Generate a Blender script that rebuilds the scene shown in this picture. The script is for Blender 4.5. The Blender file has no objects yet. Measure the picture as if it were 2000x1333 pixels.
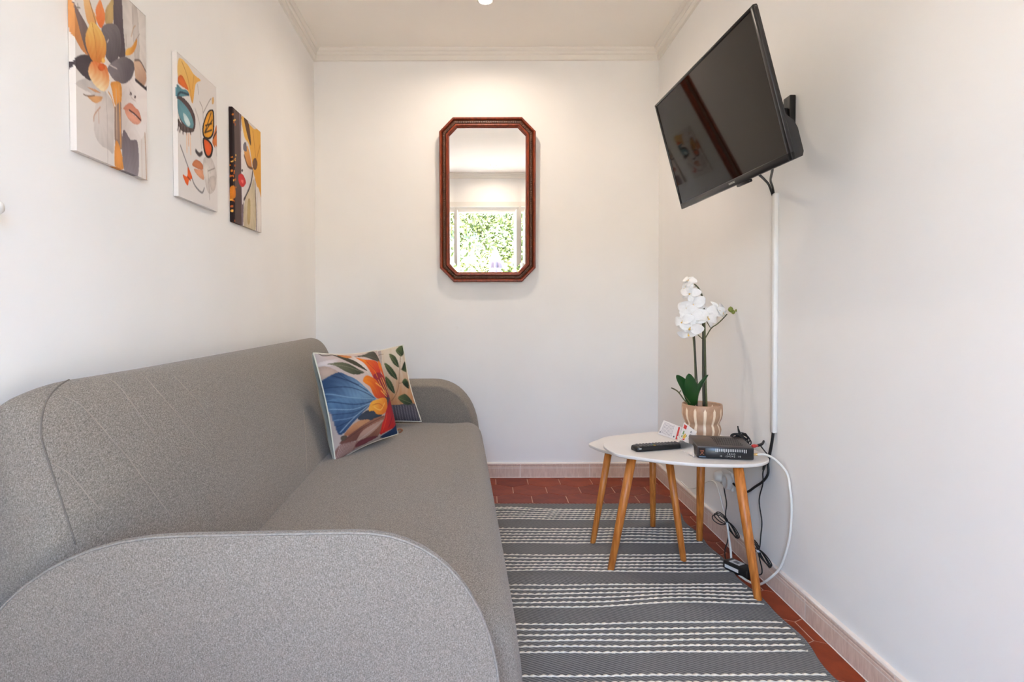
import bpy, bmesh, math, random
import numpy as np
from mathutils import Vector, Matrix, noise
from mathutils.bvhtree import BVHTree

random.seed(7)
SC = bpy.context.scene
COL = SC.collection
PI = math.pi

# ------------------------------------------------------------------ camera
CAM_H, FPX, PX0, PY0 = 0.972, 1150.0, 947.0, 632.0
PITCH, ROLL = math.radians(1.2), math.radians(0.15)
_f = Vector((0, math.cos(PITCH), -math.sin(PITCH)))
_u0 = Vector((0, math.sin(PITCH), math.cos(PITCH)))
_r0 = Vector((1, 0, 0))
_r = _r0 * math.cos(ROLL) - _u0 * math.sin(ROLL)
_u = _u0 * math.cos(ROLL) + _r0 * math.sin(ROLL)
cd = bpy.data.cameras.new('camera')
cam = bpy.data.objects.new('camera', cd)
COL.objects.link(cam)
cd.sensor_width = 36.0
cd.lens = FPX / 2000 * 36.0
cd.shift_x = (1000 - PX0) / 2000
cd.shift_y = -(666.5 - PY0) / 2000
cd.clip_start = 0.02
M = Matrix.Identity(4)
for i in range(3):
    M[i][0], M[i][1], M[i][2] = _r[i], _u[i], -_f[i]
M[2][3] = CAM_H
cam.matrix_world = M
SC.camera = cam

def ray(px, py):
    return _f + _r * ((px - PX0) / FPX) - _u * ((py - PY0) / FPX)

def pt(px, py, x=None, y=None, z=None):
    """point of the room seen at a pixel of the 2000x1333 photograph, on the plane x=, y= or z="""
    d = ray(px, py)
    o = Vector((0, 0, CAM_H))
    t = (x / d.x) if x is not None else (y / d.y) if y is not None else ((z - CAM_H) / d.z)
    return o + d * t

# ------------------------------------------------------------------ world, sun, exposure
vs = SC.view_settings
vs.view_transform = 'Standard'
vs.look = 'None'
vs.gamma = 1.0
vs.use_curve_mapping = False
vs.exposure = 1.70
SC.display_settings.display_device = 'sRGB'
SC.cycles.max_bounces = 14
SC.cycles.diffuse_bounces = 9
SC.cycles.glossy_bounces = 6
SC.cycles.use_denoising = True
SC.cycles.sample_clamp_indirect = 8.0

wd = bpy.data.worlds.new('sky')
SC.world = wd
wd.use_nodes = True
nt = wd.node_tree
bg = nt.nodes['Background']
sky = nt.nodes.new('ShaderNodeTexSky')
sky.sky_type = 'NISHITA'
sky.sun_disc = False
sky.sun_elevation = math.radians(52)
sky.sun_rotation = math.radians(-30)
sky.air_density = 1.0
sky.dust_density = 2.5
sky.ozone_density = 1.0
nt.links.new(sky.outputs[0], bg.inputs[0])
SKY_STRENGTH = 2.1
bg.inputs[1].default_value = SKY_STRENGTH

sl = bpy.data.lights.new('sun', 'SUN')
sl.energy = 14.0
sl.angle = math.radians(0.6)
sl.color = (1.0, 0.95, 0.86)
sun = bpy.data.objects.new('sun', sl)
COL.objects.link(sun)
sun.location = (-2, 6, 12)
sun.rotation_euler = Vector((0.34, -0.60, -0.95)).to_track_quat('-Z', 'Y').to_euler()

LAMP_POWER = 2.3

# ------------------------------------------------------------------ helpers
def lin(c):
    out = []
    for v in c[:3]:
        v = v / 255.0
        out.append(v / 12.92 if v <= 0.04045 else ((v + 0.055) / 1.055) ** 2.4)
    return tuple(out) + (1.0,)

def new_mat(name):
    m = bpy.data.materials.new(name)
    m.use_nodes = True
    return m, m.node_tree, m.node_tree.nodes['Principled BSDF']

def mat(name, c, rough=0.5, metal=0.0, var=0.06, scale=30.0, bump=0.0, bscale=200.0, spec=0.5, stretch=None, coat=0.0):
    """plain material: colour c (sRGB 0-255) with soft noise variation and fine relief"""
    m, t, b = new_mat(name)
    L = t.links.new
    tc = t.nodes.new('ShaderNodeTexCoord')
    mp = t.nodes.new('ShaderNodeMapping')
    if stretch: mp.inputs['Scale'].default_value = stretch
    L(tc.outputs['Object'], mp.inputs[0])
    n = t.nodes.new('ShaderNodeTexNoise')
    n.inputs['Scale'].default_value = scale
    n.inputs['Detail'].default_value = 5
    L(mp.outputs[0], n.inputs['Vector'])
    r = t.nodes.new('ShaderNodeValToRGB')
    a = lin(c)
    r.color_ramp.elements[0].position = 0.3
    r.color_ramp.elements[1].position = 0.7
    r.color_ramp.elements[0].color = tuple(max(0, v * (1 - var)) for v in a[:3]) + (1,)
    r.color_ramp.elements[1].color = tuple(min(1, v * (1 + var)) for v in a[:3]) + (1,)
    L(n.outputs[0], r.inputs[0])
    L(r.outputs[0], b.inputs['Base Color'])
    b.inputs['Roughness'].default_value = rough
    b.inputs['Metallic'].default_value = metal
    b.inputs['Specular IOR Level'].default_value = spec
    b.inputs['Coat Weight'].default_value = coat
    if bump:
        n2 = t.nodes.new('ShaderNodeTexNoise')
        n2.inputs['Scale'].default_value = bscale
        n2.inputs['Detail'].default_value = 3
        L(mp.outputs[0], n2.inputs['Vector'])
        bp = t.nodes.new('ShaderNodeBump')
        bp.inputs['Strength'].default_value = bump
        bp.inputs['Distance'].default_value = 0.002
        L(n2.outputs[0], bp.inputs['Height'])
        L(bp.outputs[0], b.inputs['Normal'])
    return m

def print_mat(name, rough=0.6, weave=900.0):
    """printed cloth: colours come from the print stored on the mesh, with a fine canvas weave"""
    m, t, b = new_mat(name)
    L = t.links.new
    at = t.nodes.new('ShaderNodeAttribute')
    at.attribute_name = 'print'
    L(at.outputs['Color'], b.inputs['Base Color'])
    b.inputs['Roughness'].default_value = rough
    b.inputs['Specular IOR Level'].default_value = 0.25
    tc = t.nodes.new('ShaderNodeTexCoord')
    n = t.nodes.new('ShaderNodeTexNoise')
    n.inputs['Scale'].default_value = weave
    L(tc.outputs['Object'], n.inputs['Vector'])
    bp = t.nodes.new('ShaderNodeBump')
    bp.inputs['Strength'].default_value = 0.15
    bp.inputs['Distance'].default_value = 0.001
    L(n.outputs[0], bp.inputs['Height'])
    L(bp.outputs[0], b.inputs['Normal'])
    return m

class MB:
    """collects shapes and links them as ONE mesh object"""
    def __init__(self): self.v, self.f, self.s = [], [], []
    def add(self, vs, fs, smooth=False, mtx=None):
        o = len(self.v)
        for p in vs:
            p = Vector(p)
            self.v.append(tuple(mtx @ p if mtx else p))
        for f in fs:
            self.f.append(tuple(i + o for i in f)); self.s.append(smooth)
        return self
    def box(self, c, d, mtx=None, rz=0):
        x, y, z = d[0] / 2, d[1] / 2, d[2] / 2
        vs = [(sx * x, sy * y, sz * z) for sz in (-1, 1) for sx, sy in ((-1, -1), (1, -1), (1, 1), (-1, 1))]
        r = Matrix.Rotation(rz, 3, 'Z')
        vs = [Vector(c) + r @ Vector(p) for p in vs]
        return self.add(vs, [(3, 2, 1, 0), (4, 5, 6, 7), (0, 1, 5, 4), (1, 2, 6, 5), (2, 3, 7, 6), (3, 0, 4, 7)], False, mtx)
    def rbox(self, c, d, bev=0.004, seg=2, mtx=None, smooth=True):
        bm = bmesh.new()
        bmesh.ops.create_cube(bm, size=1.0)
        for v in bm.verts: v.co = Vector((v.co.x * d[0], v.co.y * d[1], v.co.z * d[2]))
        bmesh.ops.bevel(bm, geom=bm.edges[:], offset=bev, segments=seg, affect='EDGES', profile=0.5)
        bm.verts.ensure_lookup_table()
        vs = [v.co + Vector(c) for v in bm.verts]
        fs = [tuple(v.index for v in f.verts) for f in bm.faces]
        bm.free()
        return self.add(vs, fs, smooth, mtx)
    def prism(self, poly, z0, z1, mtx=None, cham=0.0, smooth=False):
        """poly in xy, from z0 to z1; cham: chamfer of the upper rim"""
        n = len(poly)
        rings = [[(p[0], p[1], z0) for p in poly]]
        if cham:
            c = Vector((sum(p[0] for p in poly) / n, sum(p[1] for p in poly) / n))
            rings.append([(p[0], p[1], z1 - cham) for p in poly])
            q = []
            for p in poly:
                d = c - Vector(p[:2]); l = max(d.length, 1e-6)
                q.append((p[0] + d.x / l * cham, p[1] + d.y / l * cham, z1))
            rings.append(q)
        else:
            rings.append([(p[0], p[1], z1) for p in poly])
        vs = [p for r in rings for p in r]
        fs = [tuple(range(n - 1, -1, -1)), tuple(range((len(rings) - 1) * n, len(rings) * n))]
        for k in range(len(rings) - 1):
            for i in range(n):
                j = (i + 1) % n
                fs.append((k * n + i, k * n + j, (k + 1) * n + j, (k + 1) * n + i))
        return self.add(vs, fs, smooth, mtx)
    def loft(self, rings, closed=True, cap=True, smooth=True, mtx=None):
        n = len(rings[0])
        vs = [p for r in rings for p in r]
        fs = []
        for k in range(len(rings) - 1):
            for i in range(n if closed else n - 1):
                j = (i + 1) % n
                fs.append((k * n + i, k * n + j, (k + 1) * n + j, (k + 1) * n + i))
        if cap:
            fs.append(tuple(range(n - 1, -1, -1)))
            fs.append(tuple(range((len(rings) - 1) * n, len(rings) * n)))
        return self.add(vs, fs, smooth, mtx)
    def lathe(self, prof, seg=32, c=(0, 0, 0), mtx=None, smooth=True):
        rings = []
        for r, z in prof:
            rings.append([(c[0] + r * math.cos(2 * PI * i / seg), c[1] + r * math.sin(2 * PI * i / seg), c[2] + z) for i in range(seg)])
        return self.loft(rings, True, True, smooth, mtx)
    def tube(self, pts, rad, seg=8, mtx=None, smooth=True, closed=False):
        pts = [Vector(p) for p in pts]
        n = len(pts)
        rad = [rad] * n if not hasattr(rad, '__len__') else rad
        rings = []
        up = None
        for i, p in enumerate(pts):
            a = pts[max(i - 1, 0)]; b = pts[min(i + 1, n - 1)]
            if closed: a = pts[i - 1]; b = pts[(i + 1) % n]
            t = (b - a)
            if t.length < 1e-9: t = Vector((0, 0, 1))
            t.normalize()
            if up is None:
                up = Vector((0, 0, 1)) if abs(t.z) < 0.9 else Vector((1, 0, 0))
            s = t.cross(up)
            if s.length < 1e-6: s = t.orthogonal()
            s.normalize(); up = s.cross(t).normalized()
            rings.append([tuple(p + (s * math.cos(2 * PI * k / seg) + up * math.sin(2 * PI * k / seg)) * rad[i]) for k in range(seg)])
        if closed: rings.append(rings[0])
        return self.loft(rings, True, not closed, smooth, mtx)
    def grid(self, fn, nu, nv, smooth=True, mtx=None):
        vs = [fn(i / nu, j / nv) for j in range(nv + 1) for i in range(nu + 1)]
        fs = [(j * (nu + 1) + i, j * (nu + 1) + i + 1, (j + 1) * (nu + 1) + i + 1, (j + 1) * (nu + 1) + i) for j in range(nv) for i in range(nu)]
        return self.add(vs, fs, smooth, mtx)
    def build(self, name, m=None, parent=None):
        me = bpy.data.meshes.new(name)
        me.from_pydata([tuple(p) for p in self.v], [], self.f)
        me.polygons.foreach_set('use_smooth', self.s)
        me.validate()
        me.update()
        bm = bmesh.new(); bm.from_mesh(me)
        bmesh.ops.recalc_face_normals(bm, faces=bm.faces[:])
        bm.to_mesh(me); bm.free()
        if m: me.materials.append(m)
        o = bpy.data.objects.new(name, me)
        COL.objects.link(o)
        if parent: o.parent = parent
        return o

def tag(o, label=None, cat=None, group=None, kind=None):
    if label: o['label'] = label
    if cat: o['category'] = cat
    if group: o['group'] = group
    if kind: o['kind'] = kind
    return o

def empty(name, loc=(0, 0, 0), rz=0.0, label=None, cat=None, group=None):
    o = bpy.data.objects.new(name, None)
    COL.objects.link(o)
    o.empty_display_size = 0.05
    o.location = loc
    o.rotation_euler = (0, 0, rz)
    return tag(o, label, cat, group)

def struct(o, label=None):
    o['kind'] = 'structure'
    if label: o['label'] = label
    return o

def smooth_path(pts, sub=8, closed=False):
    """Catmull-Rom through the points"""
    P = [Vector(p) for p in pts]
    n = len(P); out = []
    rng = n if closed else n - 1
    for i in range(rng):
        if closed: a, b, c, d = P[i - 1], P[i], P[(i + 1) % n], P[(i + 2) % n]
        else: a, b, c, d = P[max(i - 1, 0)], P[i], P[i + 1], P[min(i + 2, n - 1)]
        for k in range(sub):
            t = k / sub
            out.append(0.5 * ((2 * b) + (c - a) * t + (2 * a - 5 * b + 4 * c - d) * t * t + (3 * b - a - 3 * c + d) * t ** 3))
    if not closed: out.append(P[-1])
    return out

def text_mesh(body, size, name, m, parent, mtx, extrude=0.0002, align='CENTER'):
    """lettering as flat raised mesh, x right / y up in its own plane"""
    cu = bpy.data.curves.new(name, 'FONT')
    cu.body = body; cu.size = size; cu.extrude = extrude
    cu.align_x = align; cu.align_y = 'CENTER'
    tmp = bpy.data.objects.new(name + '_tmp', cu)
    COL.objects.link(tmp)
    dg = bpy.context.evaluated_depsgraph_get()
    me = bpy.data.meshes.new_from_object(tmp.evaluated_get(dg))
    bpy.data.objects.remove(tmp); bpy.data.curves.remove(cu)
    me.transform(mtx)
    me.materials.clear(); me.materials.append(m)
    me.name = name
    o = bpy.data.objects.new(name, me)
    COL.objects.link(o)
    if parent: o.parent = parent
    return o

# flat print painter: fills outlines over (u right, v down) points, returns linear colours
def paint(U, V, bgc, ops, seed=0):
    n = U.shape[0]
    col = np.empty((n, 3)); col[:] = bgc
    def inside(pts):
        x = np.array([p[0] for p in pts]); y = np.array([p[1] for p in pts])
        res = np.zeros(n, bool)
        bb = (U >= x.min()) & (U <= x.max()) & (V >= y.min()) & (V <= y.max())
        idx = np.nonzero(bb)[0]
        if idx.size == 0: return idx
        u = U[idx]; v = V[idx]; c = np.zeros(idx.size, bool)
        j = len(x) - 1
        for i in range(len(x)):
            if y[i] != y[j]:
                k = ((y[i] > v) != (y[j] > v)) & (u < (x[j] - x[i]) * (v - y[i]) / (y[j] - y[i]) + x[i])
                c ^= k
            j = i
        return idx[c]
    def curve(pts, closed):
        q = smooth_path([(p[0], p[1], 0) for p in pts], 4, closed)
        return [(p.x, p.y) for p in q]
    for o in ops:
        if o[0] == 'p':
            i = inside(curve(o[2], True))
            if i.size:
                q = np.array(o[2]); c = q.mean(0); s = np.ptp(q, axis=0) + 1e-3
                dd = np.clip(np.hypot((U[i] - c[0]) / s[0], (V[i] - c[1]) / s[1]) * 2, 0, 1)
                st = 0.02 * np.sin(np.arctan2(V[i] - c[1], U[i] - c[0]) * 13)
                col[i] = np.array(o[1]) * (1.03 - 0.09 * dd ** 2 + st * dd)[:, None]
        elif o[0] == 'g':
            i = inside(curve(o[5], True))
            a, b = np.array(o[3]), np.array(o[4])
            d = b - a
            t = np.clip(((U[i] - a[0]) * d[0] + (V[i] - a[1]) * d[1]) / (d @ d), 0, 1)
            q = -d[1] * U[i] + d[0] * V[i]
            t = np.clip(t + 0.06 * np.sin(q / (np.sqrt(d @ d) + 1e-6) * 120 + 7 * np.sin(4 * t)) + 0.06 * np.sin(q / (np.sqrt(d @ d) + 1e-6) * 47 + 3), 0, 1)[:, None]
            col[i] = np.array(o[1]) * (1 - t) + np.array(o[2]) * t
        elif o[0] == 's':
            w = max(o[2], 0.006)
            pts = curve(o[3], False)
            for (x0, y0), (x1, y1) in zip(pts[:-1], pts[1:]):
                m = (U > min(x0, x1) - w) & (U < max(x0, x1) + w) & (V > min(y0, y1) - w) & (V < max(y0, y1) + w)
                i = np.nonzero(m)[0]
                if i.size == 0: continue
                dx, dy = x1 - x0, y1 - y0
                l2 = dx * dx + dy * dy + 1e-12
                t = np.clip(((U[i] - x0) * dx + (V[i] - y0) * dy) / l2, 0, 1)
                dd = np.hypot(U[i] - x0 - t * dx, V[i] - y0 - t * dy)
                a = 0.85 * np.clip((w * 0.62 - dd) / (w * 0.4), 0, 1)[:, None]
                col[i] = col[i] * (1 - a) + np.array(o[1]) * a
    c = col / 255.0
    return np.where(c <= 0.04045, c / 12.92, ((c + 0.055) / 1.055) ** 2.4)

def soften(col, nv, nu, k=0.5):
    """let neighbouring colours of the printed grid bleed a little, as ink on cloth does"""
    g = col[:nv * nu].reshape(nv, nu, 3)
    q = np.pad(g, ((1, 1), (1, 1), (0, 0)), 'edge')
    b = (q[:-2, 1:-1] + q[2:, 1:-1] + q[1:-1, :-2] + q[1:-1, 2:]) / 4
    col[:nv * nu] = (g * (1 - k) + b * k).reshape(-1, 3)
    return col

def set_print(o, col):
    me = o.data
    at = me.color_attributes.new('print', 'FLOAT_COLOR', 'POINT')
    a = np.ones((len(me.vertices), 4), np.float32)
    a[:, :3] = col
    at.data.foreach_set('color', a.ravel())
ART_C1 = [
('p',(214,206,200),[(0.608,0.046),(1.054,-0.111),(1.038,0.298),(0.657,0.357)]),
('p',(200,190,184),[(0.776,0.019),(0.864,0.013),(0.887,0.291),(0.808,0.314)]),
('p',(206,196,190),[(-0.002,0.669),(0.228,0.681),(0.215,0.792),(0.22,0.87),(0.289,0.914),(0.398,0.923),(0.475,0.916),(0.484,0.679),(0.373,0.616),(0.214,0.585)]),
('g',(104,92,96),(84,74,78),(0.528,0.075),(0.616,0.353),[(0.498,0.085),(0.51,-0.145),(0.632,-0.194),(0.627,0.04),(0.639,0.191),(0.662,0.34),(0.575,0.373),(0.509,0.309)]),
('g',(222,160,100),(196,130,80),(-0.033,0.273),(0.022,0.458),[(-0.015,0.267),(-0.042,0.109),(-0.118,0.139),(-0.102,0.297),(-0.093,0.46),(-0.053,0.391),(-0.024,0.425),(0.085,0.48),(0.167,0.477),(0.119,0.428),(0.043,0.328)]),
('g',(140,118,112),(105,90,88),(-0.002,0.262),(0.151,0.475),[(-0.015,0.267),(0.036,0.286),(0.156,0.34),(0.163,0.387),(0.171,0.476),(0.118,0.456),(0.057,0.379)]),
('g',(232,186,130),(222,160,100),(0.145,0.21),(0.243,0.297),[(0.108,0.098),(0.111,0.222),(0.149,0.307),(0.199,0.319),(0.252,0.298),(0.266,0.254),(0.187,0.195),(0.191,0.088)]),
('g',(236,150,96),(226,118,62),(0.319,0.149),(0.332,0.283),[(0.32,0.141),(0.355,0.165),(0.386,0.214),(0.332,0.287),(0.275,0.272),(0.26,0.213),(0.286,0.175)]),
('p',(196,164,112),[(0.391,0.167),(0.46,0.099),(0.504,0.038),(0.497,0.131),(0.484,0.215),(0.388,0.246)]),
('s',(150,110,80),0.01,[(0.187,0.195),(0.236,0.257),(0.264,0.29)]),
('s',(120,110,100),0.008,[(0.042,0.26),(0.047,0.293)]),
('s',(120,110,100),0.008,[(0.025,0.283),(0.069,0.27)]),
('g',(124,114,116),(92,83,86),(0.444,0.246),(0.535,0.392),[(0.332,0.29),(0.407,0.24),(0.523,0.206),(0.591,0.23),(0.599,0.32),(0.535,0.4),(0.455,0.439),(0.381,0.422),(0.362,0.354)]),
('p',(82,72,75),[(-0.021,0.561),(0.051,0.514),(0.151,0.482),(0.21,0.486),(0.199,0.532),(0.19,0.602),(0.096,0.606),(0.017,0.589)]),
('p',(82,72,75),[(-0.09,0.562),(-0.021,0.561),(-0.017,0.575),(-0.03,0.589),(-0.089,0.612)]),
('g',(128,118,120),(100,91,95),(0.514,0.421),(0.672,0.494),[(0.407,0.474),(0.515,0.406),(0.658,0.345),(0.796,0.341),(0.806,0.371),(0.742,0.452),(0.635,0.505),(0.51,0.521),(0.434,0.504)]),
('g',(232,190,110),(206,124,60),(0.225,0.31),(0.271,0.483),[(0.209,0.294),(0.296,0.294),(0.367,0.323),(0.394,0.374),(0.354,0.452),(0.27,0.494),(0.192,0.491),(0.135,0.444),(0.129,0.39),(0.165,0.337)]),
('g',(216,122,66),(238,216,170),(0.297,0.483),(0.301,0.62),[(0.2,0.503),(0.306,0.48),(0.388,0.472),(0.427,0.528),(0.412,0.577),(0.348,0.62),(0.248,0.619),(0.188,0.599),(0.154,0.565)]),
('s',(188,120,60),0.008,[(0.212,0.3),(0.248,0.389),(0.267,0.484)]),
('p',(214,100,50),[(0.371,0.484),(0.362,0.499),(0.337,0.513),(0.308,0.521),(0.285,0.52),(0.277,0.51),(0.286,0.496),(0.31,0.482),(0.339,0.473),(0.363,0.474)]),
('p',(236,182,96),[(0.373,0.448),(0.368,0.458),(0.356,0.467),(0.341,0.471),(0.329,0.469),(0.325,0.462),(0.33,0.452),(0.342,0.443),(0.357,0.438),(0.369,0.44)]),
('s',(214,198,190),0.008,[(0.389,0.455),(0.455,0.453),(0.537,0.447)]),
('s',(214,198,190),0.008,[(0.403,0.341),(0.426,0.319)]),
('g',(226,176,92),(206,138,62),(0.724,0.267),(0.765,0.302),[(0.668,0.334),(0.685,0.294),(0.767,0.254),(0.849,0.179),(0.838,0.232),(0.769,0.297)]),
('s',(186,146,110),0.008,[(0.758,0.2),(0.793,0.141),(0.827,0.114)]),
('s',(150,130,120),0.006,[(0.677,0.281),(0.676,0.211)]),
('s',(150,130,120),0.006,[(0.823,0.204),(0.893,0.142)]),
('g',(206,194,188),(233,224,220),(0.607,0.589),(0.843,0.531),[(0.585,0.526),(0.651,0.501),(0.782,0.421),(0.852,0.317),(0.943,0.316),(1.0,0.409),(1.021,0.53),(0.979,0.69),(0.906,0.763),(0.821,0.801),(0.723,0.803),(0.619,0.784),(0.588,0.748),(0.581,0.634)]),
('g',(206,172,146),(178,142,120),(0.852,0.317),(0.938,0.425),[(0.797,0.325),(0.875,0.304),(0.954,0.321),(1.001,0.375),(0.942,0.442),(0.829,0.435),(0.805,0.379)]),
('s',(46,38,42),0.0199,[(0.816,0.435),(0.915,0.441),(1.013,0.446)]),
('s',(46,38,42),0.01,[(0.973,0.443),(1.018,0.419)]),
('s',(110,95,90),0.0139,[(0.808,0.322),(0.898,0.302),(0.993,0.34)]),
('p',(82,66,66),[(0.753,0.533),(0.75,0.541),(0.741,0.547),(0.73,0.55),(0.722,0.548),(0.719,0.542),(0.722,0.534),(0.731,0.527),(0.742,0.524),(0.75,0.527)]),
('p',(82,66,66),[(0.819,0.535),(0.816,0.541),(0.809,0.547),(0.801,0.549),(0.794,0.547),(0.792,0.541),(0.795,0.534),(0.802,0.529),(0.81,0.527),(0.817,0.529)]),
('s',(200,184,180),0.01,[(0.714,0.515),(0.744,0.555),(0.809,0.56)]),
('p',(204,134,110),[(0.615,0.653),(0.689,0.604),(0.753,0.589),(0.796,0.599),(0.863,0.608),(0.904,0.656),(0.817,0.643),(0.73,0.638)]),
('p',(220,156,132),[(0.641,0.651),(0.73,0.645),(0.816,0.651),(0.897,0.658),(0.848,0.69),(0.77,0.701),(0.686,0.688)]),
('s',(70,36,36),0.0119,[(0.709,0.637),(0.795,0.641),(0.895,0.657)]),
('p',(224,152,74),[(0.451,0.544),(0.59,0.516),(0.589,0.624),(0.508,0.662),(0.461,0.587)]),
('p',(150,124,110),[(0.508,0.662),(0.589,0.624),(0.591,0.786),(0.616,0.875),(0.496,0.874),(0.48,0.696)]),
('s',(226,160,90),0.0179,[(0.559,0.531),(0.567,0.676),(0.575,0.875)]),
('s',(206,176,150),0.0119,[(0.518,0.565),(0.521,0.839)]),
('p',(226,150,76),[(0.5,0.858),(0.559,0.876),(0.615,0.989),(0.483,0.995)]),
('g',(112,100,104),(140,130,134),(0.661,0.772),(0.694,1.003),[(0.61,0.775),(0.723,0.805),(0.837,0.801),(0.829,1.002),(0.615,0.994)]),
('s',(170,126,90),0.0119,[(0.957,0.72),(0.968,0.851),(0.975,1.009)]),
('s',(206,190,180),0.0139,[(0.901,0.772),(0.901,1.004)]),
('p',(212,158,108),[(0.134,0.696),(0.228,0.673),(0.33,0.653),(0.298,0.686),(0.227,0.71)]),
('p',(206,150,110),[(0.144,0.65),(0.229,0.638),(0.318,0.636),(0.229,0.652)]),
('s',(120,96,80),0.008,[(0.092,0.699),(0.151,0.693),(0.228,0.671)]),
('s',(186,140,112),0.01,[(0.3,0.715),(0.224,0.772),(0.211,0.809)]),
('s',(186,140,112),0.008,[(0.278,0.742),(0.279,0.805)]),
('s',(170,158,152),0.006,[(0.373,0.616),(0.391,0.79),(0.386,1.003)]),
('s',(206,150,96),0.0119,[(0.411,0.607),(0.452,0.627),(0.489,0.671)]),
('s',(238,232,228),0.01,[(0.486,0.679),(0.475,0.998)]),
]
ART_C2 = [
('g',(236,194,116),(226,168,80),(0.151,0.05),(0.308,0.263),[(0.056,0.032),(0.251,0.023),(0.403,0.053),(0.572,0.051),(0.439,0.117),(0.362,0.276),(0.276,0.22),(0.145,0.192),(0.026,0.159)]),
('s',(196,140,70),0.0147,[(0.119,0.039),(0.247,0.115),(0.349,0.264)]),
('s',(196,140,70),0.0111,[(0.403,0.058),(0.364,0.167)]),
('p',(222,112,52),[(0.035,0.166),(0.115,0.135),(0.195,0.159),(0.263,0.199),(0.144,0.212),(0.033,0.211)]),
('p',(92,138,150),[(-0.002,0.23),(0.111,0.231),(0.226,0.212),(0.282,0.234),(0.141,0.278),(-0.003,0.32)]),
('s',(52,70,84),0.0184,[(0.0,0.319),(0.078,0.264),(0.275,0.235)]),
('p',(92,74,74),[(0.013,0.314),(0.141,0.288),(0.306,0.305),(0.418,0.363),(0.407,0.451),(0.298,0.484),(0.132,0.486),(0.024,0.42)]),
('p',(106,152,162),[(0.012,0.326),(0.139,0.326),(0.287,0.353),(0.377,0.413),(0.347,0.461),(0.231,0.475),(0.085,0.456),(0.015,0.402)]),
('p',(206,224,224),[(0.136,0.395),(0.234,0.403),(0.3,0.44),(0.248,0.466),(0.166,0.448)]),
('p',(100,84,80),[(0.013,0.462),(0.133,0.481),(0.375,0.461),(0.35,0.488),(0.13,0.53),(0.03,0.507)]),
('s',(70,56,52),0.0221,[(0.038,0.466),(0.009,0.543)]),
('s',(70,56,52),0.0221,[(0.084,0.481),(0.053,0.544)]),
('s',(70,56,52),0.0221,[(0.132,0.491),(0.123,0.542)]),
('s',(70,56,52),0.0221,[(0.198,0.487),(0.209,0.533)]),
('s',(70,56,52),0.0221,[(0.282,0.48),(0.304,0.509)]),
('s',(236,196,162),0.0221,[(0.212,0.53),(0.21,0.657)]),
('s',(236,196,162),0.0221,[(0.287,0.515),(0.301,0.656)]),
('s',(226,170,130),0.0184,[(0.249,0.522),(0.253,0.604)]),
('s',(68,60,60),0.0332,[(0.425,0.611),(0.511,0.624),(0.586,0.597)]),
('s',(190,182,178),0.0184,[(0.417,0.3),(0.532,0.391),(0.572,0.565)]),
('p',(202,124,84),[(0.329,0.729),(0.412,0.679),(0.52,0.671),(0.608,0.69),(0.595,0.723),(0.445,0.738)]),
('p',(220,158,124),[(0.37,0.754),(0.499,0.738),(0.621,0.729),(0.618,0.797),(0.46,0.787)]),
('s',(126,122,122),0.0184,[(0.062,0.639),(0.219,0.752),(0.301,0.811),(0.393,0.873),(0.565,0.902),(0.631,0.858)]),
('p',(212,202,196),[(0.614,0.644),(0.809,0.588),(0.969,0.674),(0.942,0.815),(0.757,0.885),(0.645,0.791)]),
('p',(222,214,206),[(0.651,0.659),(0.825,0.686),(0.721,0.801),(0.609,0.753)]),
('p',(204,192,184),[(0.762,0.762),(0.946,0.723),(0.929,0.828),(0.818,0.843)]),
('s',(150,138,130),0.0111,[(0.734,0.7),(0.753,0.797),(0.775,0.927)]),
('s',(150,138,130),0.0111,[(0.733,0.712),(0.928,0.658)]),
('p',(44,34,30),[(0.846,0.209),(0.923,0.214),(0.916,0.373),(0.796,0.453),(0.644,0.472),(0.597,0.431),(0.626,0.36),(0.738,0.255)]),
('p',(232,160,48),[(0.837,0.224),(0.893,0.229),(0.883,0.371),(0.788,0.437),(0.667,0.454),(0.631,0.424),(0.656,0.359),(0.753,0.265)]),
('s',(60,44,30),0.0147,[(0.661,0.429),(0.845,0.236)]),
('s',(60,44,30),0.0147,[(0.661,0.429),(0.879,0.284)]),
('s',(60,44,30),0.0147,[(0.661,0.429),(0.859,0.367)]),
('s',(60,44,30),0.0147,[(0.682,0.37),(0.861,0.316)]),
('p',(50,38,34),[(0.613,0.478),(0.783,0.464),(0.886,0.496),(0.842,0.577),(0.722,0.612),(0.632,0.576)]),
('p',(228,96,42),[(0.643,0.487),(0.767,0.481),(0.845,0.506),(0.81,0.566),(0.731,0.591),(0.67,0.563)]),
('p',(216,124,66),[(0.889,0.417),(0.993,0.3),(1.003,0.371),(0.998,0.489),(0.879,0.475)]),
('s',(56,44,40),0.0184,[(0.889,0.428),(1.0,0.349)]),
('p',(228,98,40),[(0.111,0.835),(0.209,0.833),(0.222,0.764),(0.292,0.792),(0.328,0.83),(0.256,0.851),(0.217,0.898),(0.148,0.875)]),
('s',(150,60,30),0.0147,[(0.216,0.834),(0.283,0.85)]),
('s',(150,140,134),0.0111,[(0.49,0.104),(0.516,0.171)]),
('s',(150,140,134),0.0111,[(0.629,0.284),(0.789,0.16),(0.85,0.123)]),
('s',(150,140,134),0.0111,[(0.539,0.219),(0.612,0.256),(0.627,0.339)]),
('p',(220,178,120),[(0.87,0.118),(0.92,0.095),(0.926,0.138),(0.876,0.161)]),
('p',(214,206,202),[(0.944,0.474),(1.002,0.486),(0.99,0.556)]),
]
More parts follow.
